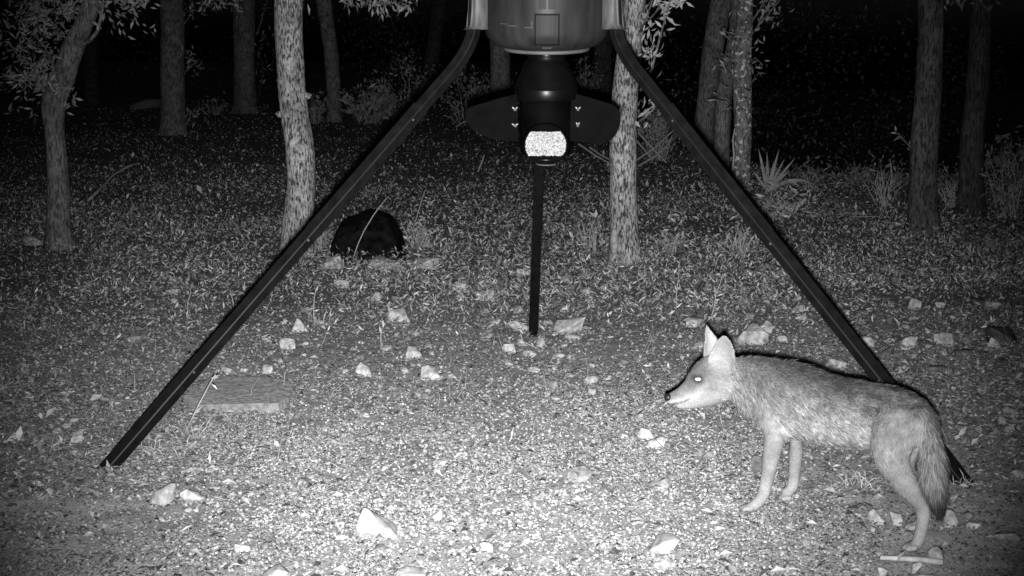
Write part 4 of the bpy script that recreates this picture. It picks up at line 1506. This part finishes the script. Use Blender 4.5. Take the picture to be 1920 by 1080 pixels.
def ring_chain(c, k=20):
    P, R, RL = c['P'], c['R'], c['RL']
    n = len(P)
    sub = 4
    t = np.linspace(0, n - 1, (n - 1) * sub + 1)
    i = np.minimum(t.astype(int), n - 2)
    f = t - i

    def cr(A):
        A2 = np.concatenate([[2 * A[0] - A[1]], A, [2 * A[-1] - A[-2]]])
        ff = f[:, None] if A.ndim == 2 else f
        a, b, cc_, d_ = A2[i], A2[i + 1], A2[i + 2], A2[i + 3]
        return .5 * (2 * b + (cc_ - a) * ff + (2 * a - 5 * b + 4 * cc_ - d_) * ff ** 2 + (3 * b - a - 3 * cc_ + d_) * ff ** 3)
    Q, r1, r2 = cr(P), cr(R), cr(RL)
    T_ = unit(np.gradient(Q, axis=0))
    Lx = unit(c['L'][None] - (T_ @ c['L'])[:, None] * T_)
    Ux = np.cross(Lx, T_)
    # rounded ends
    e0 = [(Q[0] - T_[0] * min(r1[0], r2[0]) * s, r1[0] * m_, r2[0] * m_, Lx[0], Ux[0]) for s, m_ in ((.95, .3), (.75, .66), (.4, .92))]
    e1 = [(Q[-1] + T_[-1] * min(r1[-1], r2[-1]) * s, r1[-1] * m_, r2[-1] * m_, Lx[-1], Ux[-1]) for s, m_ in ((.4, .92), (.75, .66), (.95, .3))]
    rows = e0 + [(Q[j], r1[j], r2[j], Lx[j], Ux[j]) for j in range(len(Q))] + e1
    an = np.arange(k) * 2 * math.pi / k
    V = np.concatenate([q_ + np.cos(an)[:, None] * lx * b_ + np.sin(an)[:, None] * ux * a_ for q_, a_, b_, lx, ux in rows])
    Fc = []
    for a_ in range(len(rows) - 1):
        for j in range(k):
            x, y = a_ * k + j, a_ * k + (j + 1) % k
            Fc.append((x, y, y + k, x + k))
    Fc += [tuple(range(k - 1, -1, -1)), tuple((len(rows) - 1) * k + j for j in range(k))]
    c['Q'], c['T'], c['Lx'], c['Ux'], c['q1'], c['q2'], c['qf'] = Q, T_, Lx, Ux, r1, r2, cr(c['fur'])
    return V, Fc


solid = [ring_chain(c) for c in chains]


# toes
def toes(u, v, d, ahead):
    base = U(u, v, d)
    base[2] = gz(base[0], base[1]) + .012
    fwd = unit(np.array([ahead[0], ahead[1], 0]))
    sd = np.array([-fwd[1], fwd[0], 0])
    for o_, l_ in ((-.021, .012), (-.008, .022), (.008, .022), (.021, .012)):
        a = base + sd * o_
        solid.append(tube([a - fwd * .02 + np.array([0, 0, .006]), a + fwd * (l_ - .012) + np.array([0, 0, .004]), a + fwd * l_, a + fwd * (l_ + .006) - np.array([0, 0, .004])], [.009, .0105, .0095, .005], 10))


FWD = np.array([-.703, .711])
toes(1402, 957, 5.26, (-.95, .25))
toes(1475, 924, 5.385, (-.95, .25))
toes(1708, 1031, 4.84, (-.95, .25))
toes(1712, 994, 5.05, (-.95, .25))


# ears: cupped shells
def ear(outline, d, cup, thick, curl, lean=0.0):
    """outline in photo px (closed), shell bulging towards +depth by cup"""
    o2 = np.array(outline, float)
    cen_ = o2.mean(0)
    rings_ = [1.0, .8, .55, .3]
    V, Fc = [], []
    nn_ = len(o2)
    for sgn in (0, 1):
        for s in rings_:
            for (u, v) in o2:
                uu, vv = cen_ + (np.array([u, v]) - cen_) * s
                dep = d + cup * (1 - s * s) * (1 if True else 0) + (uu - cen_[0]) * curl + (vv - cen_[1]) * lean
                V.append(U(uu, vv, dep + sgn * thick * (.35 + .65 * (1 - s ** 3))))
        V.append(U(cen_[0], cen_[1], d + cup + sgn * thick))
    blk = len(rings_) * nn_ + 1
    for sgn in (0, 1):
        b0 = sgn * blk
        for i in range(len(rings_) - 1):
            for j in range(nn_):
                a, b = b0 + i * nn_ + j, b0 + i * nn_ + (j + 1) % nn_
                Fc.append((a, b, b + nn_, a + nn_) if sgn else (a, a + nn_, b + nn_, b))
        for j in range(nn_):
            a, b = b0 + (len(rings_) - 1) * nn_ + j, b0 + (len(rings_) - 1) * nn_ + (j + 1) % nn_
            Fc.append((a, b, b0 + blk - 1) if sgn else (b, a, b0 + blk - 1))
    for j in range(nn_):
        a, b = j, (j + 1) % nn_
        Fc.append((a, b, b + blk, a + blk))
    return np.array(V), Fc


solid.append(ear([(1355, 628), (1363, 631), (1372, 643), (1378, 660), (1379, 678), (1371, 694), (1354, 699), (1336, 691), (1326, 676), (1334, 658), (1344, 639)], 5.318, .024, .026, -.0008, .0006))
solid.append(ear([(1323, 606), (1330, 616), (1342, 631), (1349, 645), (1350, 666), (1338, 680), (1325, 678), (1318, 664), (1320, 645), (1322, 626)], 5.43, .015, .026, .0008))
Vb, Fb = join(solid)
me = bpy.data.meshes.new('tmp')
me.from_pydata([tuple(v) for v in Vb], [], Fb)
me.validate()
tmp = bpy.data.objects.new('tmp', me)
COL.objects.link(tmp)
md = tmp.modifiers.new('r', 'REMESH')
md.mode = 'VOXEL'
md.voxel_size = .0046
md.adaptivity = 0
ms = tmp.modifiers.new('s', 'SMOOTH')
ms.factor = .5
ms.iterations = 4
dg = bpy.context.evaluated_depsgraph_get()
ev = tmp.evaluated_get(dg)
bm_ = ev.to_mesh()
nv = len(bm_.vertices)
BV = np.zeros(nv * 3, np.float32)
bm_.vertices.foreach_get('co', BV)
BV = BV.reshape(-1, 3).astype(float)
BN = np.zeros(nv * 3, np.float32)
bm_.vertices.foreach_get('normal', BN)
BN = BN.reshape(-1, 3).astype(float)
BF = [tuple(p.vertices) for p in bm_.polygons]
ev.to_mesh_clear()
bpy.data.objects.remove(tmp, do_unlink=True)

# which chain each surface point belongs to
best = np.full(nv, 1e9)
cid = np.zeros(nv, int)
cpt = np.zeros(nv, int)
for ci, c in enumerate(chains):
    Q = c['Q']
    rr = np.maximum(c['q1'], c['q2'])
    for j in range(len(Q)):
        dq = BV - Q[j]
        a = (dq @ c['Ux'][j]) / c['q1'][j]
        b = (dq @ c['Lx'][j]) / c['q2'][j]
        t_ = (dq @ c['T'][j]) / (.5 * (c['q1'][j] + c['q2'][j]))
        dd = np.abs(np.sqrt(a * a + b * b + t_ * t_) - 1) + .25 * np.abs(t_)
        mkk = dd < best
        best[mkk] = dd[mkk]
        cid[mkk] = ci
        cpt[mkk] = j
flow = np.zeros((nv, 3))
flen = np.zeros(nv)
upn = np.zeros(nv)
tpar = np.zeros(nv)
names = np.array([c['name'] for c in chains])[cid]
for ci, c in enumerate(chains):
    mkk = cid == ci
    j = cpt[mkk]
    flow[mkk] = c['T'][j]
    flen[mkk] = c['qf'][j]
    upn[mkk] = ((BV[mkk] - c['Q'][j]) * c['Ux'][j]).sum(-1) / c['q1'][j]
    tpar[mkk] = j / (len(c['Q']) - 1)
if np.mean(upn[(names == 'torso') & (BN[:, 2] > .7)]) < 0:
    upn = np.where((names == 'torso') | (names == 'head') | (names == 'jaw'), -upn, upn)
# ears: short fur
def pxof(P):
    q_ = P - CAM
    cp, sp = math.cos(PITCH), math.sin(PITCH)
    z = q_[:, 1] * cp - q_[:, 2] * sp
    return 960 + q_[:, 0] / z * F, 540 - (q_[:, 1] * sp + q_[:, 2] * cp) / z * F


EAR = [np.array([(1355, 626), (1363, 629), (1373, 642), (1380, 660), (1381, 678), (1373, 692), (1354, 696), (1336, 690), (1324, 676), (1332, 657), (1343, 637)], float), np.array([(1322, 602), (1332, 614), (1344, 630), (1349, 645), (1346, 660), (1336, 672), (1324, 672), (1316, 664), (1318, 645), (1320, 626)], float)]


def inside(u, v, poly):
    r_ = np.zeros(len(u), bool)
    for i in range(len(poly)):
        x1, y1_ = poly[i]
        x2, y2_ = poly[(i + 1) % len(poly)]
        c_ = ((y1_ > v) != (y2_ > v)) & (u < (x2 - x1) * (v - y1_) / (y2_ - y1_ + 1e-9) + x1)
        r_ ^= c_
    return r_


ear_z = U(1335, 662, 5.39)[2]
_pu, _pv = pxof(BV)
front = BN[:, 1] < -.1
is_ear = (inside(_pu, _pv, EAR[0]) & front & (BV[:, 1] < 5.36)) | (inside(_pu, _pv, EAR[1]) & (_pv < 668) & (BV[:, 2] > U(1335, 672, 5.43)[2]))
is_ear = is_ear | ((names == 'head') | (names == 'torso')) & (BV[:, 2] > ear_z - .02) & (BV[:, 0] < U(1376, 660, 5.38)[0]) & (best > .02)
flen = np.where(is_ear, .007, flen)

edges = set()
for p in BF:
    for q_ in range(len(p)):
        a, b = p[q_], p[(q_ + 1) % len(p)]
        edges.add((a, b) if a < b else (b, a))
edges = np.array(list(edges))


def relax(X_, it):
    X_ = np.array(X_, float)
    deg = np.bincount(edges.ravel(), minlength=nv).astype(float)
    for _ in range(it):
        if X_.ndim == 1:
            acc = np.bincount(edges[:, 0], X_[edges[:, 1]], nv) + np.bincount(edges[:, 1], X_[edges[:, 0]], nv)
            X_ = .4 * X_ + .6 * acc / np.maximum(deg, 1)
        else:
            X_ = np.stack([relax(X_[:, k_], 1) for k_ in range(X_.shape[1])], -1)
    return X_


# let the thighs, shoulders and tail root run smoothly into the trunk
wsm = np.zeros(nv)
wsm[(names == 'torso') & (tpar > .2)] = 1
wsm[(names == 'hind_leg') & (tpar < .32)] = 1
wsm[(names == 'front_leg') & (tpar < .2)] = 1
wsm[(names == 'tail') & (tpar < .2)] = 1
wsm = relax(wsm, 25)
BVs = relax(BV, 110)
BV = BV + (BVs - BV) * wsm[:, None]
f4 = np.array([(p[0], p[1], p[2], p[-1]) for p in BF])
fnm = np.cross(BV[f4[:, 2]] - BV[f4[:, 0]], BV[f4[:, 3]] - BV[f4[:, 1]])
BN = np.zeros((nv, 3))
for q_ in range(4):
    np.add.at(BN, f4[:, q_], fnm)
BN = unit(BN)

# the coat: grizzled grey-brown back, pale belly, legs, cheeks and muzzle sides, dark tail tip
nzb = fbm(BV * np.array([75, 75, 110]), 61, 2)
nzm = fbm(BV * np.array([26, 26, 40]), 63, 2)
nzl = fbm(BV * 11, 62, 2)
alb = np.full(nv, .15)
tor = names == 'torso'
alb = np.where(tor, .150 + .08 * sstep(.1, -.8, upn) - .092 * sstep(.1, .85, upn) * sstep(.1, .3, tpar), alb)
alb = np.where(tor, alb * np.clip(1.0 + .9 * (nzb - .5) + (.25 + 1.3 * sstep(-.35, .5, upn)) * (fbm(BV * np.array([22, 22, 62]), 64, 2) - .5), .35, 1.6), alb)
_nk = .14 + .05 * sstep(.2, -.8, upn) - .035 * sstep(.1, .9, upn) + .08 * (nzb - .5)
_w = sstep(.08, .5, tpar + .12 * (nzm - .5))
alb = np.where(tor, _nk * (1 - _w) + alb * _w, alb)
hd = names == 'head'
alb = np.where(hd, .115 + .06 * sstep(.3, -.4, upn) + .12 * sstep(-.15, -.6, upn) * sstep(.62, .4, tpar) + .07 * (nzb - .5) + .08 * (nzm - .5), alb)
alb = np.where(hd & (upn > -.1) & (upn < .5) & (tpar > .55) & (tpar < .9), alb * (.72 + .3 * nzm), alb)
alb = np.where(hd & (upn > .3) & (tpar < .75), alb * .84, alb)
alb = np.where(hd & (upn > .1) & (tpar > .4) & (tpar < .85), alb * .85, alb)
alb = np.where(names == 'jaw', .185 + .04 * (nzb - .5), alb)
alb = np.where(is_ear, .165 + .06 * (nzb - .5) + .05 * (nzm - .5) + .05 * sstep(1352, 1336, _pu) * (_pu > 1326), alb)
lg = (names == 'front_leg') | (names == 'hind_leg')
alb = np.where(lg, (.15 + .055 * sstep(.25, .6, tpar)) * (.72 + .56 * nzm) + .05 * (nzb - .5), alb)
tl = names == 'tail'
alb = np.where(tl, (.105 - .095 * sstep(.55, .88, tpar)) * (.5 + nzb), alb)
# mouth line and eye rim
def surf_depth(u, v, d_hi):
    """front surface of the body on that line of sight"""
    r = ray(u, v)
    rel = BV - CAM
    tt = (rel @ r) / (r @ r)
    off = np.linalg.norm(rel - tt[:, None] * r, axis=1)
    near_ = off < .006
    return tt[near_].min() if near_.any() else d_hi


EYE = U(1309, 711, surf_depth(1309, 711, 5.35))
ed = np.linalg.norm(BV - EYE, axis=1)
mouth = np.array([U(1264, 757.5, 5.40), U(1275, 757, 5.39), U(1287, 753.5, 5.38), U(1294, 749, 5.375)])
mouth = np.concatenate([mouth[i] + (mouth[i + 1] - mouth[i]) * np.linspace(0, 1, 8)[:, None] for i in range(len(mouth) - 1)])
md_ = np.linalg.norm((BV[:, None, [0, 2]] - mouth[None][:, :, [0, 2]]), axis=2).min(1)
alb = np.where((hd | (names == 'jaw')) & (md_ < .0032) & (BN[:, 1] < .2), .035, alb)


_eu, _ev = pxof(BV)
_er = np.sqrt(((_eu - 1308) / 1.35) ** 2 + ((_ev - 711.5) + .35 * (1308 - _eu)* (_eu < 1308)) ** 2)
alb = np.where(hd & front & (_er < 11), .03 + (alb - .03) * sstep(6.5, 11, _er), alb)
trunk_part = np.isin(names, ['torso', 'tail', 'hind_leg', 'front_leg'])
soft = relax(alb, 5)
head_back = hd & (tpar > .72)
trunk_part = trunk_part | head_back
soft = np.where(head_back | ((names == 'torso') & (tpar < .15)), relax(alb, 40), soft)
alb = np.where(trunk_part & ~((names == 'tail') & (tpar > .7)), soft, relax(alb, 2))
fine_speck = np.clip(1 + 1.0 * (fbm(BV * 70, 71, 2) - .5), .4, 1.7)
alb = np.where(np.isin(names, ['torso', 'tail']) | (lg & (tpar < .25)), alb * fine_speck, alb)
flen = relax(flen, 40)
flow = relax(flow, 40)

coy = empty('coyote', (U(1560, 780, 5.1)[0], U(1560, 780, 5.1)[1], 0), 'coyote standing side-on with lowered head, facing left, on the right of the clearing', 'coyote')
body = mk('body', BV, BF, M_skin, coy, alb=alb, smooth=True)

# fur strands
tri = []
for p in BF:
    tri.append((p[0], p[1], p[2]))
    if len(p) == 4:
        tri.append((p[0], p[2], p[3]))
tri = np.array(tri)
A_, B_, C_ = BV[tri[:, 0]], BV[tri[:, 1]], BV[tri[:, 2]]
area = np.linalg.norm(np.cross(B_ - A_, C_ - A_), axis=1)
ns = 150000
pick = rng.choice(len(tri), ns, p=area / area.sum())
r1, r2 = rng.random(ns), rng.random(ns)
sw = r1 + r2 > 1
r1, r2 = np.where(sw, 1 - r1, r1), np.where(sw, 1 - r2, r2)
bar = np.stack([1 - r1 - r2, r1, r2], -1)
ns_keep = np.linalg.norm((A_ + B_ + C_)[pick] / 3 - EYE, axis=1) > .019
pick = pick[ns_keep]
r1, r2 = r1[ns_keep], r2[ns_keep]
ns = len(pick)
bar = bar[ns_keep]
tv = tri[pick]


def itp(X_):
    return (X_[tv] * (bar[..., None] if X_.ndim == 2 else bar)).sum(1)


sp_, sn, sf_, sl_, sa = itp(BV), unit(itp(BN)), itp(flow), itp(flen), itp(alb)
s_names = names[tv[:, 0]]
sf_ = sf_ + np.array([0, 0, -.35]) * ((s_names == 'torso') | (s_names == 'tail'))[:, None]
sf_ = unit(sf_ - (sf_ * sn).sum(-1, keepdims=True) * sn + rng.normal(0, .16, (ns, 3)))
lift = rng.uniform(.16, .42, ns)[:, None]
d0 = unit(sf_ + sn * lift * 1.5)
d1 = unit(sf_ + sn * lift * .4 + np.array([0, 0, -.12]))
long_ = np.where(np.isin(s_names, ['torso', 'tail']) & (rng.random(ns) < .15), 1.3, 1.0)
lift = lift * long_[:, None] ** .8
d0 = unit(sf_ + sn * lift * 1.5)
Ls = (sl_ * .86 * rng.uniform(.6, 1.15, ns) * long_)[:, None]
wv = unit(np.cross(d0, sn) + rng.normal(0, .25, (ns, 3)))
wid = np.clip(sl_ * .05, .0006, .0012)[:, None]
p0 = sp_ - sn * .001
p1 = p0 + d0 * Ls * .5
p2 = p1 + d1 * Ls * .5
V = np.stack([p0 - wv * wid, p0 + wv * wid, p1 - wv * wid * .8, p1 + wv * wid * .8, p2], 1).reshape(-1, 3)
V[:, 2] = np.maximum(V[:, 2], .002)
o_ = (np.arange(ns) * 5)[:, None]
T = np.concatenate([o_ + np.array([[0, 1, 3]]), o_ + np.array([[0, 3, 2]]), o_ + np.array([[2, 3, 4]])], 0)
grz = np.where(np.isin(s_names, ['torso', 'tail']), rng.uniform(.35, 1.75, ns), rng.uniform(.7, 1.3, ns))
ca = np.clip(sa * grz * 1.1, .006, .6)
tipf = np.where(np.isin(s_names, ['torso', 'tail']) & (rng.random(ns) < .3), .3, 1.0)
CA = np.stack([ca, ca, ca, ca, ca * tipf], 1).ravel()
fur = mk('fur', V, T, M_fur, coy, alb=CA)
tag(fur, None, kind='stuff')


def ball(c, r, seg=16, sc=(1, 1, 1)):
    V, Fc = lathe([(r * math.sin(math.pi * i / 12), -r * math.cos(math.pi * i / 12)) for i in range(13)], seg)
    return V * np.array(sc) + np.array(c), Fc


V, Fc = ball(np.zeros(3), .0088, 16, (1.3, 1, .68))
V = V + EYE + ray(1309, 711) * .002
mk('eye', V, Fc, M_eye, coy, smooth=True)
V, Fc = ball(U(1253, 745, 5.418), .0165, 14, (.95, 1, .9))
mk('nose', V, Fc, M_nose, coy, smooth=True)
